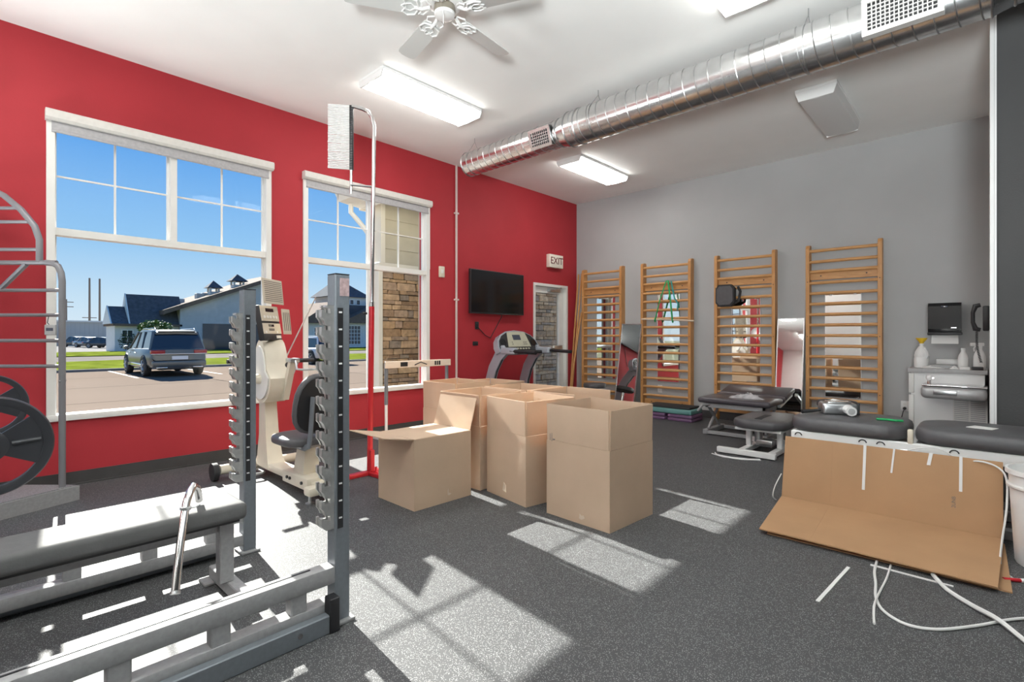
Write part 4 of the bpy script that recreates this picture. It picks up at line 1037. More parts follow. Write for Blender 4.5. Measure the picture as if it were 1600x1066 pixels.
wad('exercise_strap', 'crumpled grey cloth strap heap lying on the plum treatment table', 'cloth', (-2.12, 6.42, .455), .17, .10, .07, 'cloth', seed=9, amp=1.3)

tbx = thing('low_treatment_table', 'low charcoal padded treatment table with face slot on white frame', 'treatment table', (-1.69, 5.36, 0))
def pad(b, x0, x1, y0, y1, z0, z1, rc, n=8, dome=.012):
    out = []
    for (cx_, cy_, a0) in ((x1-rc, y1-rc, 0), (x0+rc, y1-rc, 90), (x0+rc, y0+rc, 180), (x1-rc, y0+rc, 270)):
        for i in range(n+1):
            t = R(a0+90*i/n); out.append((cx_+rc*math.cos(t), cy_+rc*math.sin(t)))
    mx, my = (x0+x1)/2, (y0+y1)/2; h = z1-z0; rings = []
    for q, z in ((.93, z0), (.985, z0+h*.15), (1, z0+h*.4), (1, z0+h*.62), (.975, z0+h*.86), (.93, z1-.004), (.80, z1+dome*.4), (.5, z1+dome)):
        hx, hy = (x1-x0)/2, (y1-y0)/2; ins = (1-q)*min(hx, hy)
        rings.append([(mx+(p[0]-mx)*(hx-ins)/hx, my+(p[1]-my)*(hy-ins)/hy, z) for p in out])
    return b.loft(rings)
pad(MB(), -.26, .26, 0, .80, .27, .36, .17).build('cushion', 'vinyl', tbx, smooth=60)
MB().rbox(-.035, .035, .08, .42, .358, .3745, .006).build('face_slot', 'rubber', tbx)
MB().rbox(-.22, .22, .06, .74, .245, .27, .004, 1).build('cushion_board', 'ltwhite', tbx)
for x, y in ((-.15, .28), (.15, .28), (-.15, .60), (.15, .60)):
    MB().rbox(x-.025, x+.025, y-.025, y+.025, .06, .25, .004, 1).build('leg', 'ltwhite', tbx)
MB().rbox(-.36, .20, -.06, -.005, .01, .065, .005, 1).rbox(-.17, -.11, -.005, .72, .01, .06, .005, 1).rbox(.11, .17, -.005, .72, .01, .06, .005, 1).rbox(-.30, .2, .72, .77, .01, .065, .005, 1).build('base', 'ltwhite', tbx)
MB().cyl((-.06, .3, .10), (-.06, .3, .24), .04, 14).rbox(-.08, .08, .26, .40, .06, .13, .01).build('lift_motor', 'steel', tbx)
for x in (-.33, .17): MB().cyl((x, -.03, 0), (x, -.03, .014), .018, 10).build('foot', 'black', tbx)
tag(MB().tube([(-2.05, 5.26, .006), (-2.00, 5.18, .006), (-1.85, 5.16, .006), (-1.70, 5.20, .006), (-1.62, 5.27, .006), (-1.60, 5.23, .006), (-1.75, 5.14, .006), (-1.92, 5.13, .006), (-2.06, 5.20, .006)], .006, 6).build('coiled_cable', 'ltwhite'), 'pale cable loosely coiled on the floor by the low white table base', 'cable')

tt = thing('traction_table', 'long charcoal padded traction table with white rail frame', 'treatment table', (-1.08, 4.15, 0))
pad(MB(), 0.0, .70, -.02, .56, .515, .615, .16).build('cushion', 'vinyl', tt, smooth=60)
pad(MB(), .73, 2.05, -.02, .56, .515, .615, .16).build('cushion', 'vinyl', tt, smooth=60)
rl = MB().rbox(0.02, 2.0, -.0, .045, .435, .512, .005, 1).rbox(0.02, 2.0, .50, .545, .435, .512, .005, 1).build('side_rail', 'ltwhite', tt)
MB().rbox(.02, .06, .045, .50, .44, .51, .004, 1).rbox(1.95, 2.0, .045, .50, .44, .51, .004, 1).rbox(.69, .74, .045, .50, .44, .51, .004, 1).build('cross_rail', 'ltwhite', tt)
for x in (.07, .46, .56, .93, 1.5):
    MB().tube(arc((x, .478), .022, 10, 170, 10, 'xz', -.003), .004, 6).build('rail_hook', 'black', rl)
MB().rbox(.66, .76, -.012, .0, .40, .47, .012, 3).build('lock_plate', 'steel', tt)
MB().rbox(.70, .73, -.0, .03, .50, .60, .008).build('hinge_peg', 'cream', tt)
for x in (.28, 1.5):
    MB().tube([(x, .06, .45), (x+.12, .06, .06)], .03, 8).tube([(x, .48, .45), (x+.12, .48, .06)], .03, 8).build('leg', 'silver', tt)
MB().rbox(.25, .85, .2, .36, .36, .45, .02).build('motor_box', 'steel', tt)
MB().rbox(.15, 1.85, .03, .09, 0.0, .06, .006, 1).rbox(.15, 1.85, .45, .51, 0, .06, .006, 1).rbox(.15, .22, .09, .45, 0, .06, .006, 1).rbox(1.78, 1.85, .09, .45, 0, .06, .006, 1).build('base', 'silver', tt)
gd = thing('traction_gauge', 'silver gauge with strap and black grip lying on the traction table', 'gauge', (-.80, 4.42, .627), R(25))
MB().rbox(-.13, .10, -.075, .075, 0, .085, .02, 3).build('housing', 'steel', gd)
MB().cyl((.03, -.16, .04), (.03, -.07, .045), .034, 16).build('nozzle', 'ltwhite', gd); MB().cyl((.03, -.163, .04), (.03, -.155, .04), .022, 16).build('nozzle_tip', 'laminate', gd)
MB().tube([(-.12, -.02, .03), (-.19, -.03, .018), (-.26, -.04, .013)], [.010, .012, .016], 8).build('grip', 'black', gd)
MB().rbox(-.09, .06, -.05, .05, .084, .094, .004).build('cover_plate', 'chrome', gd)
MB().rbox(.09, .105, -.078, .078, .005, .09, .004).build('end_plate', 'black', gd)
MB().tube([(-.10, .08, .05), (-.02, .10, .09), (.07, .08, .07)], .01, 8).build('strap', 'ltwhite', gd)
tag(MB().tube([(-.56, 4.28, .632), (-.50, 4.30, .633), (-.45, 4.275, .633), (-.42, 4.30, .632)], .013, 8, flat=.6).build('band_scrap', 'green'), 'short bright green band scrap on the traction table', 'band')
tag(MB().add([(-.10, 4.30, .6285), (.02, 4.27, .6285), (.05, 4.36, .6285), (-.06, 4.40, .6285), (-.10, 4.30, .6315), (.02, 4.27, .6305), (.05, 4.36, .6315), (-.06, 4.40, .6315)], [(3,2,1,0),(4,5,6,7),(0,1,5,4),(1,2,6,5),(2,3,7,6),(3,0,4,7)]).build('paper_sheet', 'paper', smooth=0), 'folded white paper sheet on the long traction table cushion', 'paper')

# ------------------------------------------------------------------ cardboard boxes
TH = 0.006
def open_box(name, label, corner, rot, w, dd, hb, fl, flaps=('w','e','s','n'), lean=None, tall=True):
    """corner = world position of the -x,-y bottom corner; sides named by local compass"""
    t = thing(name, label, 'box', (corner[0], corner[1], 0), R(rot), 'open cardboard boxes')
    b = MB()
    b.box(0, w, 0, TH, 0, hb).box(0, w, dd-TH, dd, 0, hb).box(0, TH, TH, dd-TH, 0, hb).box(w-TH, w, TH, dd-TH, 0, hb).box(TH, w-TH, TH, dd-TH, 0.001, TH+.001)
    b.build('body', 'card', t, smooth=0)
    lean = lean or {}
    for s_ in flaps:
        a = R(lean.get(s_, 1.2))                       # outward lean from upright
        g = .006
        if s_ == 's': T = Matrix.Translation((0, TH/2, hb)) @ Matrix.Rotation(a, 4, 'X'); q = (g, w-g, -TH/2, TH/2, .002, fl)
        if s_ == 'n': T = Matrix.Translation((0, dd-TH/2, hb)) @ Matrix.Rotation(-a, 4, 'X'); q = (g, w-g, -TH/2, TH/2, .002, fl)
        if s_ == 'w': T = Matrix.Translation((TH/2, 0, hb)) @ Matrix.Rotation(-a, 4, 'Y'); q = (-TH/2, TH/2, g, dd-g, .002, fl)
        if s_ == 'e': T = Matrix.Translation((w-TH/2, 0, hb)) @ Matrix.Rotation(a, 4, 'Y'); q = (-TH/2, TH/2, g, dd-g, .002, fl)
        MB().box(*q, T=T).build('flap', 'card', t, smooth=0)
    return t
b_ = open_box('cardboard_box', 'tall open cardboard box with printed stamp, standing apart in the sunlight', (-2.195, 2.70), -3, .515, .495, .50, .245)
MB().box(.03, .034, -.0012, .0005, .50, .545).box(.045, .049, -.0012, .0005, .495, .55).box(.055, .075, -.0012, .0005, .505, .513).build('printed_stamp', 'lines', b_, smooth=0)
MB().prism([(.28, .035), (.30, .03), (.325, .045), (.315, .06), (.295, .055), (.285, .065)], 'y', -.0015, .002).build('torn_patch', 'cardlight', b_, smooth=0)
b_ = open_box('cardboard_box', 'tall open cardboard box with crumpled sunlit side, beside the stamped box', (-2.845, 2.765), -10, .485, .47, .495, .245)
MB().prism([(.21, .06), (.255, .05), (.25, .10), (.225, .12)], 'y', -.003, .002).build('torn_patch', 'cardlight', b_, smooth=0)
open_box('cardboard_box', 'tall open cardboard box directly behind the half-height box', (-3.375, 2.735), 0, .485, .47, .495, .245)
open_box('cardboard_box', 'open cardboard box nearest the white hurdle, with orange lit inside', (-3.95, 2.99), 2, .46, .44, .52, .255)
open_box('cardboard_box', 'open cardboard box nearest the treadmill, at the back of the cluster', (-3.97, 3.47), 0, .50, .44, .50, .245)
open_box('cardboard_box', 'open cardboard box in the middle, enclosed by the other boxes', (-3.38, 3.255), 0, .51, .49, .50, .243)
open_box('cardboard_box', 'open cardboard box behind the crumpled one, nearest the wall bars', (-2.83, 3.26), -1, .475, .50, .50, .243, lean={'n': 0.5, 'e': 177})
bs = open_box('cardboard_box', 'half-height cardboard box with one flap upright and one spread sideways', (-3.325, 2.105), -1, .455, .515, .49, .245, flaps=('n', 's'), lean={'n': 16, 's': 80})
MB().box(.006, .226, .008, .507, .486, .491).build('flap', 'card', bs, smooth=0)
MB().box(.230, .449, .008, .507, .4875, .4925).build('flap', 'card', bs, smooth=0)
MB().prism([(.29, .05), (.305, .045), (.325, .055), (.315, .06), (.30, .065), (.297, .10), (.29, .08)], 'x', .454, .4565).build('torn_patch', 'cardlight', bs, smooth=0)

# ------------------------------------------------------------------ flattened cardboard sheet with straps
fc = thing('flattened_carton', 'large flattened brown carton folded against the traction table', 'cardboard', (-1.08, 3.99, 0))
Tb = Matrix.Translation((0, 0, .05)) @ Matrix.Rotation(R(-13), 4, 'X')
MB().box(0, .30, 0, .007, 0, .435, Tb).build('upright_panel', 'cardflat', fc, smooth=0)
MB().box(.3005, 1.145, 0, .007, 0, .435, Tb).build('upright_panel', 'cardflat', fc, smooth=0)
Tf = Matrix.Translation((0, 0, .052)) @ Matrix.Rotation(R(2.0), 4, 'X')
def qprism(b, poly, z0, z1, T): return b.prism(poly, 'z', z0, z1, T)
qprism(MB(), [(.0, -.004), (.3, -.004), (.335, -.70), (.065, -.70)], 0, .007, Tf).build('floor_panel', 'cardflat', fc, smooth=0)
qprism(MB(), [(.3005, -.004), (1.145, -.004), (1.115, -.715), (.3355, -.70)], 0, .007, Tf).build('floor_panel', 'cardflat', fc, smooth=0)
qprism(MB(), [(.05, .01), (1.15, .01), (1.165, -.66), (.1, -.67)], -.03, -.022, Tf).build('lower_layer', 'cardflat', fc, smooth=0)
MB().box(.04, 1.14, .02, .16, 0.0, .045).build('folded_layers', 'cardflat', fc, smooth=0)
qprism(MB(), [(.2, -.02), (1.0, -.02), (1.0, -.55), (.25, -.55)], -.052, -.03, Tf).build('lower_layer', 'cardflat', fc, smooth=0)
tx = text_mesh('2UNB', 0.026, 'lines', 'lettering', fc, (0, 0, 0), (0, 0, 0), 0.0006)
tx.matrix_local = Tb @ Matrix.Translation((.932, -.0015, .165)) @ Matrix.Rotation(R(90), 4, 'X') @ Matrix.Rotation(R(90), 4, 'Z')
def strap(label, x, w, top, bot, slant=0, over=.10):
    T = Matrix.Translation((-1.08, 3.99, 0)) @ Tb
    b = MB(); h = .437
    pts = [(x+slant, h-bot), (x+w+slant, h-bot), (x+w, h+.002), (x, h+.002)]
    vs = [(p[0], -.004, p[1]) for p in pts] + [(p[0], -.001, p[1]) for p in pts]
    b.add(vs, [(0,1,2,3), (7,6,5,4), (0,4,5,1), (1,5,6,2), (2,6,7,3), (3,7,4,0)], T)
    b.box(x, x+w, -.004, .010, h+.0, h+.003, T); b.box(x, x+w, .008, .011, h-over, h+.003, T)
    tag(b.build('plastic_strap', 'tape', smooth=0), label, 'strap', 'straps over the flattened carton')
strap('long white strap hanging straight near the middle of the flattened carton', .475, .016, 0, .29)
strap('thin white strap slanting down the flattened carton', .635, .010, 0, .155, -.012)
strap('short white strap tab hanging off the carton top edge', .815, .018, 0, .075, -.012)
strap('long white strap hanging over the carton beside its printed mark', .955, .015, 0, .205)

# ------------------------------------------------------------------ loose cords on the floor
def cord(label, pts, r=.006, m='tape', flat=None, name='loose_cord', cat='cord'):
    # smooth through the points
    P = [Vector(p) for p in pts]; out = []
    for i in range(len(P)-1):
        p0 = P[max(i-1, 0)]; p1 = P[i]; p2 = P[i+1]; p3 = P[min(i+2, len(P)-1)]
        for k in range(6):
            t = k/6
            out.append(.5*((2*p1)+(-p0+p2)*t+(2*p0-5*p1+4*p2-p3)*t*t+(-p0+3*p1-3*p2+p3)*t**3))
    out.append(P[-1])
    return tag(MB().tube(out, r, 7, flat=flat).build(name, m), label, cat)
cord('white cord looping out from under the flattened carton across the floor', [(-.43, 3.30, .007), (-.42, 3.15, .007), (-.395, 3.0, .007), (-.375, 2.85, .007), (-.335, 2.73, .007), (-.25, 2.66, .007), (-.15, 2.70, .007), (-.03, 2.85, .007), (.06, 2.99, .007), (.14, 3.08, .007), (.28, 3.18, .007)], .0065)
cord('thin white cord end hanging from the carton onto the floor', [(-.37, 3.30, .005), (-.365, 3.10, .005), (-.37, 2.90, .005), (-.365, 2.74, .018), (-.36, 2.68, .005), (-.345, 2.58, .005)], .005)
cord('thick straight white cable running from the carton toward the viewpoint', [(-.20, 3.30, .010), (-.14, 3.15, .010), (-.05, 3.03, .014), (.03, 2.93, .024), (.10, 2.83, .014), (.15, 2.76, .010), (.4, 2.45, .010)], .010)
tag(MB().box(-.008, .008, -.25, .25, .0, .004).build('plastic_strap', 'tape', None, (-.545, 2.88, 0), R(-4), smooth=0), 'short white strap lying flat on the floor before the flattened carton', 'strap')
tag(MB().box(-.165, .165, -.008, .008, .0, .004).build('plastic_strap', 'tape', None, (-.285, 3.235, 0), R(-2), smooth=0), 'white strap half hidden along the carton front edge', 'strap')
cord('thin white cord end sticking up beside the left end of the carton', [(-1.13, 4.04, .004), (-1.135, 3.98, .05), (-1.125, 4.0, .12), (-1.10, 4.06, .20)], .004)
cord('white cable draped from the traction table behind the carton to the bin', [(-.16, 4.13, .43), (-.02, 4.07, .465), (.07, 4.02, .42), (.075, 3.80, .30), (.055, 3.72, .12), (.05, 3.66, .008), (.09, 3.52, .008)], .005)
cord('pale looped cable lying over the carton top beside the table rail', [(-.42, 4.125, .44), (-.33, 4.11, .49), (-.22, 4.105, .505), (-.12, 4.12, .44)], .004)
bn = thing('waste_bin', 'white plastic waste bin beside the flattened carton', 'bin', (.245, 3.84, 0))
MB().lathe([(.135, 0), (.14, .01), (.165, .47), (.178, .475), (.178, .50), (.166, .50), (.160, .47), (.134, .02), (.01, .02)], 32).build('bucket', 'ltwhite', bn)
MB().lathe([(.168, .40), (.174, .405), (.174, .415), (.168, .42)], 32).build('rim_band', 'white', bn)
pen = thing('red_marker', 'red and white marker lying on the floor by the bin', 'marker', (.10, 3.50, .010), R(30))
MB().cyl((-.05, 0, 0), (.02, 0, 0), .009, 12).build('barrel', 'redmetal', pen); MB().cyl((.02, 0, 0), (.07, 0, 0), .010, 12).build('cap', 'ltwhite', pen)

# ------------------------------------------------------------------ treadmill
tm = thing('treadmill', 'silver and black treadmill under the television', 'treadmill', (-5.30, 5.47, 0))
MB().rbox(.02, .55, -.40, .40, .05, .24, .05, 4).build('motor_hood', 'black', tm)
MB().rbox(.10, 1.75, -.38, .38, .06, .14, .015).build('deck', 'black', tm)
MB().rbox(.50, 1.72, -.25, .25, .138, .146, .003, 1).build('running_belt', 'rubber', tm)
for s_ in (-1, 1):
    MB().rbox(.15, 1.74, s_*.33-.05, s_*.33+.05, .138, .165, .008).build('side_rail', 'treadsilver', tm)
    pth = [(.10, .05), (.09, .30), (.12, .55), (.19, .75), (.30, .92), (.42, 1.02)]
    up = MB(); rings = []
    for i, (x, z) in enumerate(pth):
        a = pth[min(i+1, len(pth)-1)]; p = pth[max(i-1, 0)]
        dx, dz = a[0]-p[0], a[1]-p[1]; L_ = math.hypot(dx, dz); nx, nz = -dz/L_, dx/L_
        w2 = .075 if i > 0 else .08
        y = s_*.37
        rings.append([(x+nx*w2, y-.03, z+nz*w2), (x+nx*w2, y+.03, z+nz*w2), (x-nx*w2, y+.03, z-nz*w2), (x-nx*w2, y-.03, z-nz*w2)])
    up.loft(rings).build('upright', 'treadsilver', tm, smooth=40)
    MB().tube([(x+(.075 if i else .08)*.9, s_*.37, z-.02) for i, (x, z) in enumerate(pth)], .014, 6).build('upright_edge', 'black', tm)
    MB().tube([(.40, s_*.37, 1.0), (.55, s_*.385, 1.0), (.72, s_*.385, .995), (.98, s_*.385, .985)], [.03, .032, .028, .030], 12, flat=.8).build('handrail', 'black', tm)
    MB().rbox(.36, .62, s_*.37-.045, s_*.37+.045, .955, 1.045, .02, 3).build('arm_shroud', 'treadsilver', tm)
    MB().cyl((1.55, s_*.34, 0), (1.55, s_*.34, .06), .03, 10).cyl((.2, s_*.34, 0), (.2, s_*.34, .06), .03, 10).build('foot', 'black', tm)
Tc = Matrix.Translation((.36, 0, 1.02)) @ Matrix.Rotation(R(-24), 4, 'Y')
half = [(-.43, -.04), (-.44, .05), (-.41, .14), (-.33, .22), (-.20, .275), (0, .295), (.20, .275), (.33, .22), (.41, .14), (.44, .05), (.43, -.04), (.20, -.055), (-.20, -.055)]
MB().prism(half, 'x', -.09, 0, Tc).build('console_back', 'treadsilver', tm, smooth=0)
cf = MB().prism([(p[0]*.93, p[1]*.94) for p in half], 'x', 0, .012, Tc).build('console_face', 'black', tm, smooth=0)
MB().prism([(-.24, .03), (-.17, .03), (.17, .03), (.24, .03), (.19, .255), (0, .27), (-.19, .255)], 'x', .012, .018, Tc).build('console_panel', 'panelbeige', cf, smooth=0)
MB().box(.018, .021, -.10, .06, .135, .215, Tc).build('display', 'lcd', cf, smooth=0)
for i in range(7): MB().box(.012, .02, -.20+i*.06, -.165+i*.06, -.01, .012, Tc).build('button', 'panelbeige', cf, smooth=0)
for y in (-.14, .10, .13, .16):
    for z in (.07, .10): MB().box(.018, .021, y-.01, y+.01, z-.006, z+.006, Tc).build('button', 'lines', cf, smooth=0)
for y in (-.32, .32): MB().cyl(Tc @ Vector((.012, y, .10)), Tc @ Vector((.016, y, .10)), .055, 20).build('cup_holder', 'blackgloss', cf)
MB().rbox(.30, .50, -.38, .38, .955, 1.0, .015).build('crossbar', 'black', tm)

# ------------------------------------------------------------------ hurdle
hu = thing('training_hurdle', 'white hurdle with black tape marks and dark legs under the window', 'hurdle', (-5.0, 3.73, 0))
MB().rbox(-.012, .012, -.48, .48, .835, .915, .004, 1).build('top_board', 'hurdle', hu)
for y0, y1_ in ((-.28, -.18), (.22, .245), (.255, .275), (.285, .31)):
    MB().box(.011, .0135, y0, y1_, .85, .90).build('tape_mark', 'black', hu, smooth=0)
MB().tube([(.0125, -.08, .862), (.0125, .01, .893), (.0125, .10, .862)], .006, 5).build('tape_mark', 'black', hu)
for y in (-.45, .44):
    MB().cyl((-.022, y, .42), (-.022, y, .90), .021, 12).build('upright_sleeve', 'gunmetal', hu)
    MB().cyl((-.022, y, .02), (-.022, y, .45), .017, 12).build('upright', 'ltwhite', hu)
    MB().rbox(-.30, .36, y-.02, y+.02, 0, .035, .006).build('foot', 'ltwhite', hu)

# ------------------------------------------------------------------ vertical jump tester
vt = thing('jump_tester', 'vertical jump tester with red pole and stacked white vanes', 'jump tester', (-3.93, 2.40, 0))
MB().tube([(0, 0, .02), (.012, .012, 1.46)], .024, 12).build('lower_pole', 'redmetal', vt)
MB().cyl((.012, .012, 1.45), (.013, .013, 1.50), .021, 12).build('pole_collar', 'chrome', vt)
MB().cyl((0, -.03, 1.40), (0, -.07, 1.40), .010, 10).build('lock_knob', 'black', vt)
dl = Vector((-.731, -.682, 0))                    # the vane arm points along the viewing plane
to = Vector((.028, .026, 0))
top = [Vector((.012,.012,1.45)), to+Vector((0,0,3.02)), to+dl*.015+Vector((0,0,3.10)), to+dl*.05+Vector((0,0,3.155)), to+dl*.10+Vector((0,0,3.18)), to+dl*.19+Vector((0,0,3.205))]
MB().tube(top, .017, 10).build('upper_pole', 'chrome', vt)
MB().tube([to*.8+Vector((0,0,2.50)), to*.8+dl*.195+Vector((0,0,2.515))], .013, 8).build('lower_arm', 'chrome', vt)
st_ = MB().tube([to*.8+dl*.195+Vector((0,0,2.44)), to+dl*.19+Vector((0,0,3.21))], .012, 8).build('vane_stem', 'chrome', vt)
vm = MB().rbox(0, .205, -.009, .009, -.0034, .0034, .001, 1).mesh('vane', 'ltwhite')
hm = MB().rbox(-.016, .016, -.014, .014, -.006, .006, .002, 1).mesh('vane_hub', 'black')
ang = math.atan2(dl.y, dl.x)
for k in range(38):
    z = 2.655+k*.0148
    p = to*.9+dl*.192+Vector((0,0,z))
    o = inst(vm, 'vane', vt, p, (R(8), R(-4), ang + (R(2) if k % 5 == 0 else 0)))
    inst(hm, 'vane_hub', vt, p, (0, 0, ang))
MB().rbox(-.03, .33, -.03, .03, 0.0, .035, .006).rbox(-.03, .03, -.30, .30, 0, .035, .006).build('base', 'redmetal', vt)
MB().cyl((.10, 0, .03), (.10, 0, .085), .011, 8).build('base_pin', 'redmetal', vt)
MB().rbox(.02, .05, -.02, .02, .035, .22, .004, 1).build('brace', 'redmetal', vt)
tag(MB().cyl((0,0,0), (0,0,.02), .055, 18).cyl((0,0,.02), (0,0,.045), .02, 12).build('small_disc', 'ltwhite', None, (-3.72, 2.62, .0)), 'small white disc on the floor by the jump tester base', 'disc')

# ------------------------------------------------------------------ upper body ergometer
ub = thing('arm_ergometer', 'cream arm ergometer with printed console and black seat', 'exercise machine', (-3.93, 1.81, 0))
# base rail runs along x toward the seat end
MB().rbox(-.72, .42, -.07, .07, .07, .125, .008).build('base_rail', 'cream', ub)
MB().rbox(-.15, .28, -.10, .10, .06, .15, .008).build('seat_carriage', 'cream', ub)
for x in (-.05, .0, .2): MB().cyl((x, -.101, .11), (x, -.112, .11), .012, 10).build('bolt', 'black', ub)
MB().rbox(.34, .44, -.16, .16, .06, .125, .02).build('front_foot_bar', 'cream', ub)
for y in (-.13, .13): MB().lathe([(.03, 0), (.032, .012), (.012, .02), (.010, .06)], 12, Matrix.Translation((.39, y, 0))).build('levelling_foot', 'alu', ub)
MB().cyl((.44, -.06, .09), (.47, -.06, .09), .03, 8).build('lock_knob', 'black', ub)
rb2 = MB().cyl((-.76, -.36, .085), (-.76, .36, .085), .04, 16).build('rear_foot_bar', 'cream', ub)
for y in (-.40, .40): MB().cyl((-.76, y-.02, .075), (-.76, y+.02, .075), .073, 22).build('transport_wheel', 'rubber', ub)
MB().tube([(-.70, -.28, .05), (-.56, -.28, .05), (-.54, -.26, .05), (-.54, -.10, .05), (-.56, -.08, .05), (-.70, -.08, .05)], .012, 8).build('foot_rest', 'alu', ub)
# column
rings = []
for x, z, wx_, wy_ in ((-.62, .09, .15, .08), (-.64, .16, .11, .065), (-.66, .35, .075, .055), (-.68, .60, .065, .05), (-.68, .85, .06, .05)):
    rings.append([(x-wx_, -wy_, z), (x+wx_, -wy_, z), (x+wx_, wy_, z), (x-wx_, wy_, z)])
MB().loft(rings).build('column', 'cream', ub, smooth=50)
hs = MB(); N = 28
prof = []
for i in range(N):
    a = 2*math.pi*i/N; r = .20; x = r*math.cos(a); z = r*math.sin(a)*1.08
    if z > 0: x = x*.72 - .02; z = z*1.5
    prof.append((-.60+x, .85+z))
hs.prism(prof, 'y', -.09, .09); hs.build('flywheel_housing', 'cream', ub, smooth=40)
for s_ in (-1, 1):
    MB().prism([(-.60+(p[0]+.60)*.86, .84+(p[1]-.84)*.84) for p in prof], 'y', s_*.09 if s_ < 0 else .09, -.102 if s_ < 0 else .102).build('side_cover', 'white', ub, smooth=40)
    MB().cyl((-.60, s_*.10, .84), (-.60, s_*.17, .84), .045, 18, .035).build('crank_hub', 'cream', ub)
    ex_ = .20
    MB().tube([(-.60, s_*.165, .84), (-.60+s_*.11, s_*.175, .84+ex_*.75)], .020, 8, flat=.6).build('crank_arm', 'alu', ub)
    MB().cyl((-.60+s_*.11, s_*.17, .84+ex_*.75), (-.60+s_*.11, s_*.32, .84+ex_*.75), .018, 12).build('hand_grip', 'black', ub)
MB().prism([(-.50, .66), (-.44, .66), (-.30, .98), (-.34, 1.0)], 'y', .03, .08).build('arm_bracket', 'cream', ub, smooth=0)
MB().rbox(-.37, -.27, .02, .10, .985, 1.02, .006).build('clamp', 'alu', ub); MB().ball((-.40, .055, .96), .025).build('clamp_knob', 'black', ub)
MB().tube([(-.27, .06, 1.0), (-.24, .06, .93), (-.20, .10, .925), (-.10, .25, .93)], .010, 8).build('crank_rod', 'alu', ub)
MB().tube([(-.10, .25, .93), (-.14, .24, 1.04)], .016, 8).tube([(-.12, .19, .93), (-.06, .36, .935)], .022, 10).build('hand_pedal', 'black', ub)
MB().tube([(-.52, .09, 1.02), (-.40, .30, 1.55)], .006, 6).build('cable_rod', 'alu', ub)
# console faces the seat (+x)
Tk = Matrix.Translation((-.555, .0, 1.17)) @ Matrix.Rotation(R(38), 4, 'Z') @ Matrix.Rotation(R(-10), 4, 'Y')
cn = MB().rbox(-.05, 0, -.14, .14, -.0, .30, .008, 2, Tk).build('console', 'black', ub)
MB().box(0, .003, -.135, .135, .165, .295, Tk).build('display_plate', 'ubebeige', cn, smooth=0)
MB().box(0, .003, -.135, .135, .055, .145, Tk).build('display_plate', 'ubebeige', cn, smooth=0)
MB().box(.003, .005, -.06, .06, .245, .275, Tk).build('display', 'blackgloss', cn, smooth=0); MB().box(.003, .005, -.05, .03, .115, .135, Tk).build('display', 'blackgloss', cn, smooth=0); MB().box(.003, .005, -.05, .03, .08, .10, Tk).build('display', 'lines', cn, smooth=0)
for y in (-.09, -.04, .0, .05, .09):
    MB().cyl(Tk @ Vector((.003, y, .20)), Tk @ Vector((.006, y, .20)), .013, 10).build('button', 'white', cn)
for y in (-.1, .07): MB().cyl(Tk @ Vector((.003, y, .07)), Tk @ Vector((.006, y, .07)), .011, 10).build('button', 'white', cn)
MB().box(0, .003, .05, .12, .015, .04, Tk).build('label_plate', 'white', cn, smooth=0)
Tq = Matrix.Translation((-.57, .01, 1.49)) @ Matrix.Rotation(R(38), 4, 'Z') @ Matrix.Rotation(R(-6), 4, 'Y')
cpn = MB().rbox(-.008, 0, -.155, .155, -.01, .205, .003, 1, Tq).build('chart_plate', 'ubebeige', ub)
for k in range(11): MB().box(0, .0015, -.13, .135, .012+k*.0165, .018+k*.0165, Tq).build('printed_line', 'lines', cpn, smooth=0)
Ts = Matrix.Translation((-.54, .115, 1.22)) @ Matrix.Rotation(R(38), 4, 'Z') @ Matrix.Rotation(R(-6), 4, 'Y')
sp = MB().rbox(-.008, 0, -.065, .065, 0, .22, .003, 1, Ts).build('side_plate', 'ubebeige', ub)
for k in range(4): MB().box(0, .0015, -.05+k*.03, -.04+k*.03, .03, .19, Ts).build('printed_line', 'lines', sp, smooth=0)
# seat
MB().prism([(-.04, .14), (.13, .14), (.17, .38), (.04, .38)], 'y', -.06, .06).build('seat_post', 'cream', ub, smooth=0)
pad(MB(), -.16, .26, -.22, .22, .385, .45, .12).build('seat', 'vinyl', ub, smooth=60)
MB().rbox(-.10, .22, -.12, .12, .365, .388, .006).build('seat_plate', 'alu', ub)
bk = MB(); rings = []
outl = []
for i in range(24):
    a = 2*math.pi*i/24; outl.append((.205*math.copysign(abs(math.cos(a))**.7, math.cos(a))*(1-.12*math.sin(a)), .23*math.copysign(abs(math.sin(a))**.8, math.sin(a))))
Tkb = Matrix.Translation((.30, 0, .70)) @ Matrix.Rotation(R(9), 4, 'Y')
for q, x in ((.82, -.05), (.97, -.04), (1.0, -.02), (.99, .0), (.92, .012)):
    rings.append([Tkb @ Vector((x, p[0]*q, p[1]*q)) for p in outl])
bk.loft(rings).build('backrest', 'vinyl', ub, smooth=60)
MB().prism([(p[0]*.90, p[1]*.90) for p in outl], 'x', .010, .018, Tkb).build('backrest_shell', 'black', ub, smooth=0)
for s_ in (-1, 1):
    MB().tube([(.05, s_*.10, .375), (.24, s_*.10, .375), (.31, s_*.10, .40), (.335, s_*.10, .48), (.355, s_*.09, .76)], .015, 8, flat=1.6).build('backrest_arm', 'gunmetal', ub)

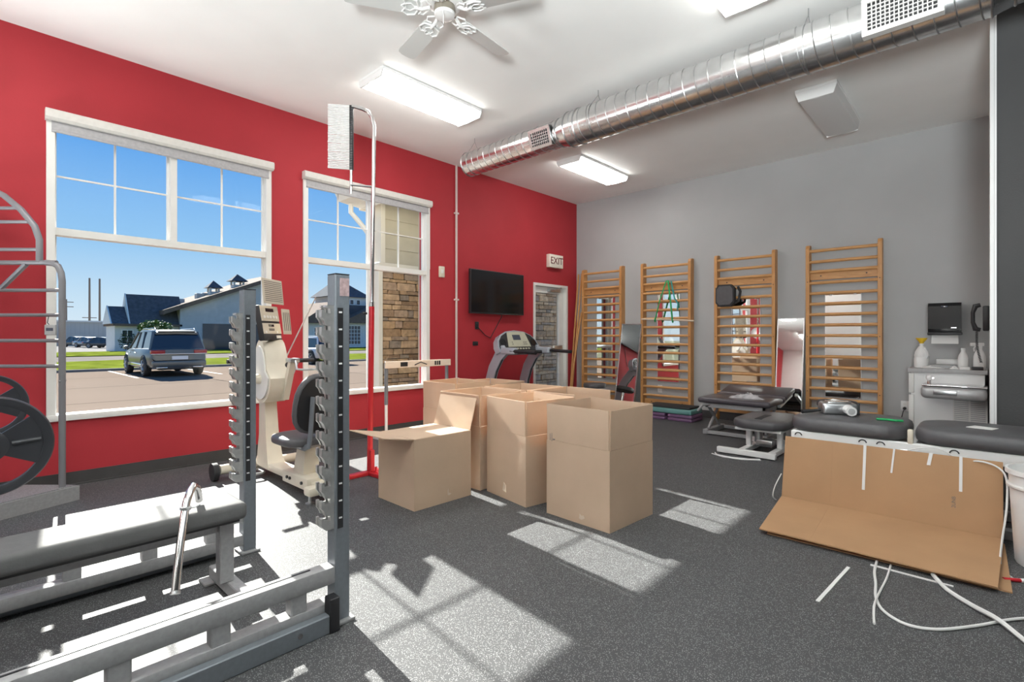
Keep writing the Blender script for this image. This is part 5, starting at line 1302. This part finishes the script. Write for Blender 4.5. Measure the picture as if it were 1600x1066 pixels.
# ------------------------------------------------------------------ bench press rack
rk = thing('squat_rack', 'grey weight rack with hooked uprights and long low side frames', 'weight rack', (-2.525, 1.08, 0))
def hookplate(n=13, z0=.40, pitch=.0715):
    """profile in (y, z): upward hooks on the -y side"""
    P = [(0, z0), (0, z0+n*pitch), (-.035, z0+n*pitch)]
    for k in range(n-1, -1, -1):
        b = z0+k*pitch
        P += [(-.038, b+pitch*.88), (-.018, b+pitch*.80), (-.016, b+pitch*.52), (-.040, b+pitch*.56), (-.046, b+pitch*.74), (-.055, b+pitch*.72), (-.055, b+pitch*.30), (-.045, b+pitch*.14)]
    P += [(-.035, z0)]
    return P
for xo, side in ((.51, 1), (-.51, -1)):
    up = MB().rbox(xo-.035, xo+.035, -.032, .034, 0.012, 1.46, .004, 1).build('upright', 'gunmetal', rk)
    MB().box(xo-.0345, xo+.0345, -.031, .033, 1.46, 1.464).build('end_cap', 'black', up, smooth=0)
    MB().prism(hookplate(), 'x', xo+.004, xo+.026, Matrix.Translation((0, -.032, 0))).build('hook_plate', 'hookmetal', up, smooth=0)
    MB().prism(hookplate(), 'x', xo-.026, xo-.014, Matrix.Translation((0, -.032, 0))).build('hook_plate', 'hookmetal', up, smooth=0)
    sc_ = MB().box(xo+.035, xo+.0375, -.022, .002, .40, 1.32).build('number_strip', 'black', up, smooth=0)
    for k in range(13): MB().box(xo+.0375, xo+.0385, -.017, -.003, .44+k*.0715, .447+k*.0715).build('tick_mark', 'ltwhite', sc_, smooth=0)
    MB().rbox(xo-.055, xo+.055, -.05, .05, 0, .014, .003, 1).build('foot_plate', 'silver', up)
    if side > 0: MB().box(xo+.035, xo+.037, -.012, .030, 1.37, 1.445).build('warning_label', mat('faded label', (.36, .26, .26), .6, noise=(60, .3)), up, smooth=0)
    sf = MB()
    MB().rbox(xo-.033, xo+.033, -2.1, -.030, .175, .245, .006, 2).build('upper_rail', 'silver', rk)
    MB().rbox(xo-.033, xo+.033, -2.1, -.030, .045, .105, .006, 2).build('lower_rail', 'silver', rk)
    MB().box(xo-.012, xo-.004, -2.05, -.12, .2445, .2475).build('rail_groove', 'black', rk, smooth=0)
    for y in (-.18, -.46, -.75, -1.04, -1.4, -1.8):
        MB().rbox(xo-.028, xo+.028, y-.032, y+.032, .10, .18, .005, 1).build('strut', 'silver', rk)
    if side > 0:
        MB().rbox(xo+.036, xo+.075, -2.1, -.075, 0.0, .075, .004, 1).build('floor_runner', 'gunmetal', rk)
        MB().rbox(xo+.030, xo+.082, -.078, -.035, 0.0, .14, .004, 1).build('end_bracket', 'black', rk)
        for y in (-.2, -.9, -1.5): MB().cyl((xo+.075, y, .045), (xo+.082, y, .045), .010, 8).build('bolt', 'chrome', rk)
    else:
        MB().rbox(xo-.05, xo-.036, -2.1, -.075, 0.0, .075, .004, 1).build('floor_runner', 'gunmetal', rk)
    for y in (-2.05, -1.1): MB().cyl((xo, y, 0), (xo, y, .05), .025, 10).build('foot', 'black', rk)
bc = thing('flat_bench', 'flat grey padded weight bench standing inside the rack', 'bench', (-2.58, 0.0, 0))
MB().rbox(-.13, .13, -.75, .875, .375, .45, .022, 4).build('pad', 'greyvinyl', bc)
MB().box(-.10, .10, -.70, .85, .362, .378).build('pad_board', 'black', bc, smooth=0)
MB().rbox(-.03, .03, -.60, .80, .31, .365, .004, 1).build('spine', 'silver', bc)
for y in (.82, -.62):
    MB().rbox(-.03, .03, y-.03, y+.03, .07, .34, .004, 1).build('leg', 'silver', bc)
    ft = MB().rbox(-.23, .23, y-.0, y+.055, .012, .07, .004, 1).build('cross_foot', 'silver', bc)
    for s_ in (-1, 1):
        MB().rbox(s_*.20-.05, s_*.20+.05, y-.04, y+.095, 0, .013, .003, 1).build('foot_plate', 'silver', ft)
        MB().box(s_*.2305-.001, s_*.2305+.001, y+.010, y+.045, .022, .06).build('tube_opening', 'black', ft, smooth=0)
    MB().box(-.06, .06, y-.04, y-.03, .30, .36).build('gusset', 'silver', bc, smooth=0)
bb = thing('bent_bar', 'bent chrome bar with spring clip hung over the flat bench', 'bar', (0, 0, 0))
MB().tube([(-2.30, .555, .205), (-2.335, .572, .29), (-2.37, .59, .37), (-2.42, .615, .455), (-2.452, .632, .505), (-2.480, .652, .540), (-2.505, .672, .555), (-2.53, .69, .54), (-2.56, .705, .500), (-2.585, .715, .468)], .0155, 12).build('bar', 'chrome', bb)
MB().cyl((-2.298, .554, .203), (-2.303, .5565, .213), .0185, 12).build('end_ring', 'alu', bb)
ring = []
for i in range(40):
    a = 2*math.pi*i/20; ring.append((-2.437+.018*math.cos(a)+.004*i/40, .624+.018*math.sin(a), .482+.012*i/40))
MB().tube(ring + [(-2.43, .655, .485), (-2.435, .675, .49), (-2.45, .68, .485)], .0035, 6).build('spring_clip', 'alu', bb)

# ------------------------------------------------------------------ ladder stretching frame at the left wall
sf = thing('stretching_frame', 'grey tubular stretching ladder frame on a ribbed metal platform', 'exercise frame', (-4.90, .48, 0), R(43))
# local -x runs along the rungs, +y away from the viewpoint
z0 = .11
MB().tube([(0, 0, z0), (0, 0, 1.60), (-.008, 0, 1.66), (-.03, 0, 1.71), (-.065, 0, 1.73), (-.12, 0, 1.735)], .021, 12).build('side_pole', 'framegrey', sf)
MB().tube([(-.60, 0, z0), (-.60, 0, 2.36)], .021, 12).build('side_pole', 'framegrey', sf)
rm = MB().tube([(-.60, 0, 0), (0, 0, 0)], .013, 8).mesh('rung', 'framegrey')
for z in (0.985, 1.17, 1.355, 1.535): inst(rm, 'rung', sf, (0, 0, z))
MB().tube([(-.60, 0, 1.735), (-.04, 0, 1.735)], .017, 10).build('cross_tube', 'framegrey', sf)
MB().tube([(-.165, 0, 1.735), (-.165, 0, 1.90), (-.20, 0, 2.00), (-.30, 0, 2.12), (-.42, 0, 2.22), (-.60, 0, 2.31)], .021, 12).build('curved_tube', 'framegrey', sf)
for z, x in ((1.83, -.165), (2.03, -.215), (2.13, -.31)): MB().tube([(-.60, 0, z), (x, 0, z)], .013, 8).build('rung', 'framegrey', sf)
MB().tube([(-.26, 0, 1.725), (-.44, 0, 1.55)], .018, 10).build('diagonal_brace', 'framegrey', sf)
tg = MB().rbox(-.10, -.02, -.035, -.015, 1.21, 1.285, .004, 1).build('timer_box', 'laminate', sf); MB().box(-.085, -.035, -.0365, -.034, 1.24, 1.262).build('display', 'lcd', tg, smooth=0)
MB().tube([(-.08, -.02, 1.345), (-.085, -.025, 1.30), (-.07, -.022, 1.28)], .003, 5).build('timer_cord', 'black', sf)
MB().cyl((-.0, -.03, .88), (0, .03, .88), .006, 6).build('bolt', 'alu', sf)
MB().prism([(.075, .06), (-.65, .06), (-.65, -.42), (-.10, -.42)], 'z', 0.0, .105).build('platform', 'silver', sf, smooth=0)
MB().prism([(.055, .05), (-.64, .05), (-.64, -.41), (-.105, -.41)], 'z', .105, .112).build('grip_mat', mat('ribbed grip mat', (.22, .22, .23), .6, noise=(140, .35)), sf, smooth=0)
MB().prism([(-.42, .105), (-.62, .003), (-.62, .0), (-.42, .0)], 'x', -.50, -.10).build('ramp_lip', 'silver', sf, smooth=0)

# ------------------------------------------------------------------ weight plates on a plate tree
pt_ = thing('plate_tree', 'grey plate storage tree beside the ladder frame', 'weight tree', (-3.76, .08, 0))
MB().rbox(-.035, .035, -.035, .035, .03, 1.05, .004, 1).build('post', 'gunmetal', pt_)
MB().rbox(-.30, .30, -.04, .04, 0, .035, .004, 1).rbox(-.04, .04, -.28, -.04, 0, .035, .004, 1).rbox(-.04, .04, .04, .22, 0, .035, .004, 1).build('foot', 'gunmetal', pt_)
MB().cyl((.03, 0, .70), (.50, 0, .70), .024, 16).build('peg', 'chrome', pt_)
MB().cyl((-.52, 0, .80), (-.03, 0, .80), .024, 16).build('peg', 'chrome', pt_)
def plate(x, y, z, rr, label):
    k_ = rr/.225; pl_ = MB(); T = Matrix.Rotation(R(90), 4, 'Y') @ Matrix.Scale(k_, 4)
    pl_.lathe([(.188, -.016), (.205, -.022), (.222, -.022), (.228, -.014), (.228, .014), (.222, .022), (.205, .022), (.188, .016)], 56, T, ring=True)
    pl_.lathe([(.0255/k_, -.022), (.060, -.022), (.072, -.014), (.072, .014), (.060, .022), (.0255/k_, .022)], 36, T, ring=True)
    for k in range(3):
        a0 = R(120*k+5); seg = []
        for i in range(9):
            t = a0 + R(-36+72*i/8); seg.append((.192*k_*math.cos(t), .192*k_*math.sin(t)))
        for i in range(7):
            t = a0 + R(46-92*i/6); q = .068*k_; seg.append((q*math.cos(t), q*math.sin(t)))
        pl_.prism([(p[0], p[1]) for p in seg], 'x', -.012*k_, .012*k_)
        rb_ = a0
        pl_.tube([(.014*k_, .08*k_*math.cos(a0), .08*k_*math.sin(a0)), (.014*k_, .18*k_*math.cos(a0), .18*k_*math.sin(a0))], .010*k_, 8)
    tag(pl_.build('weight_plate', 'platepaint', None, (x, y, z), smooth=40), label, 'weight plate', 'plates on the storage tree')
plate(-3.31, .068, .70, .225, 'large black grip plate on the lower peg of the plate tree')
plate(-4.22, .085, .80, .178, 'smaller black grip plate on the upper peg of the plate tree')
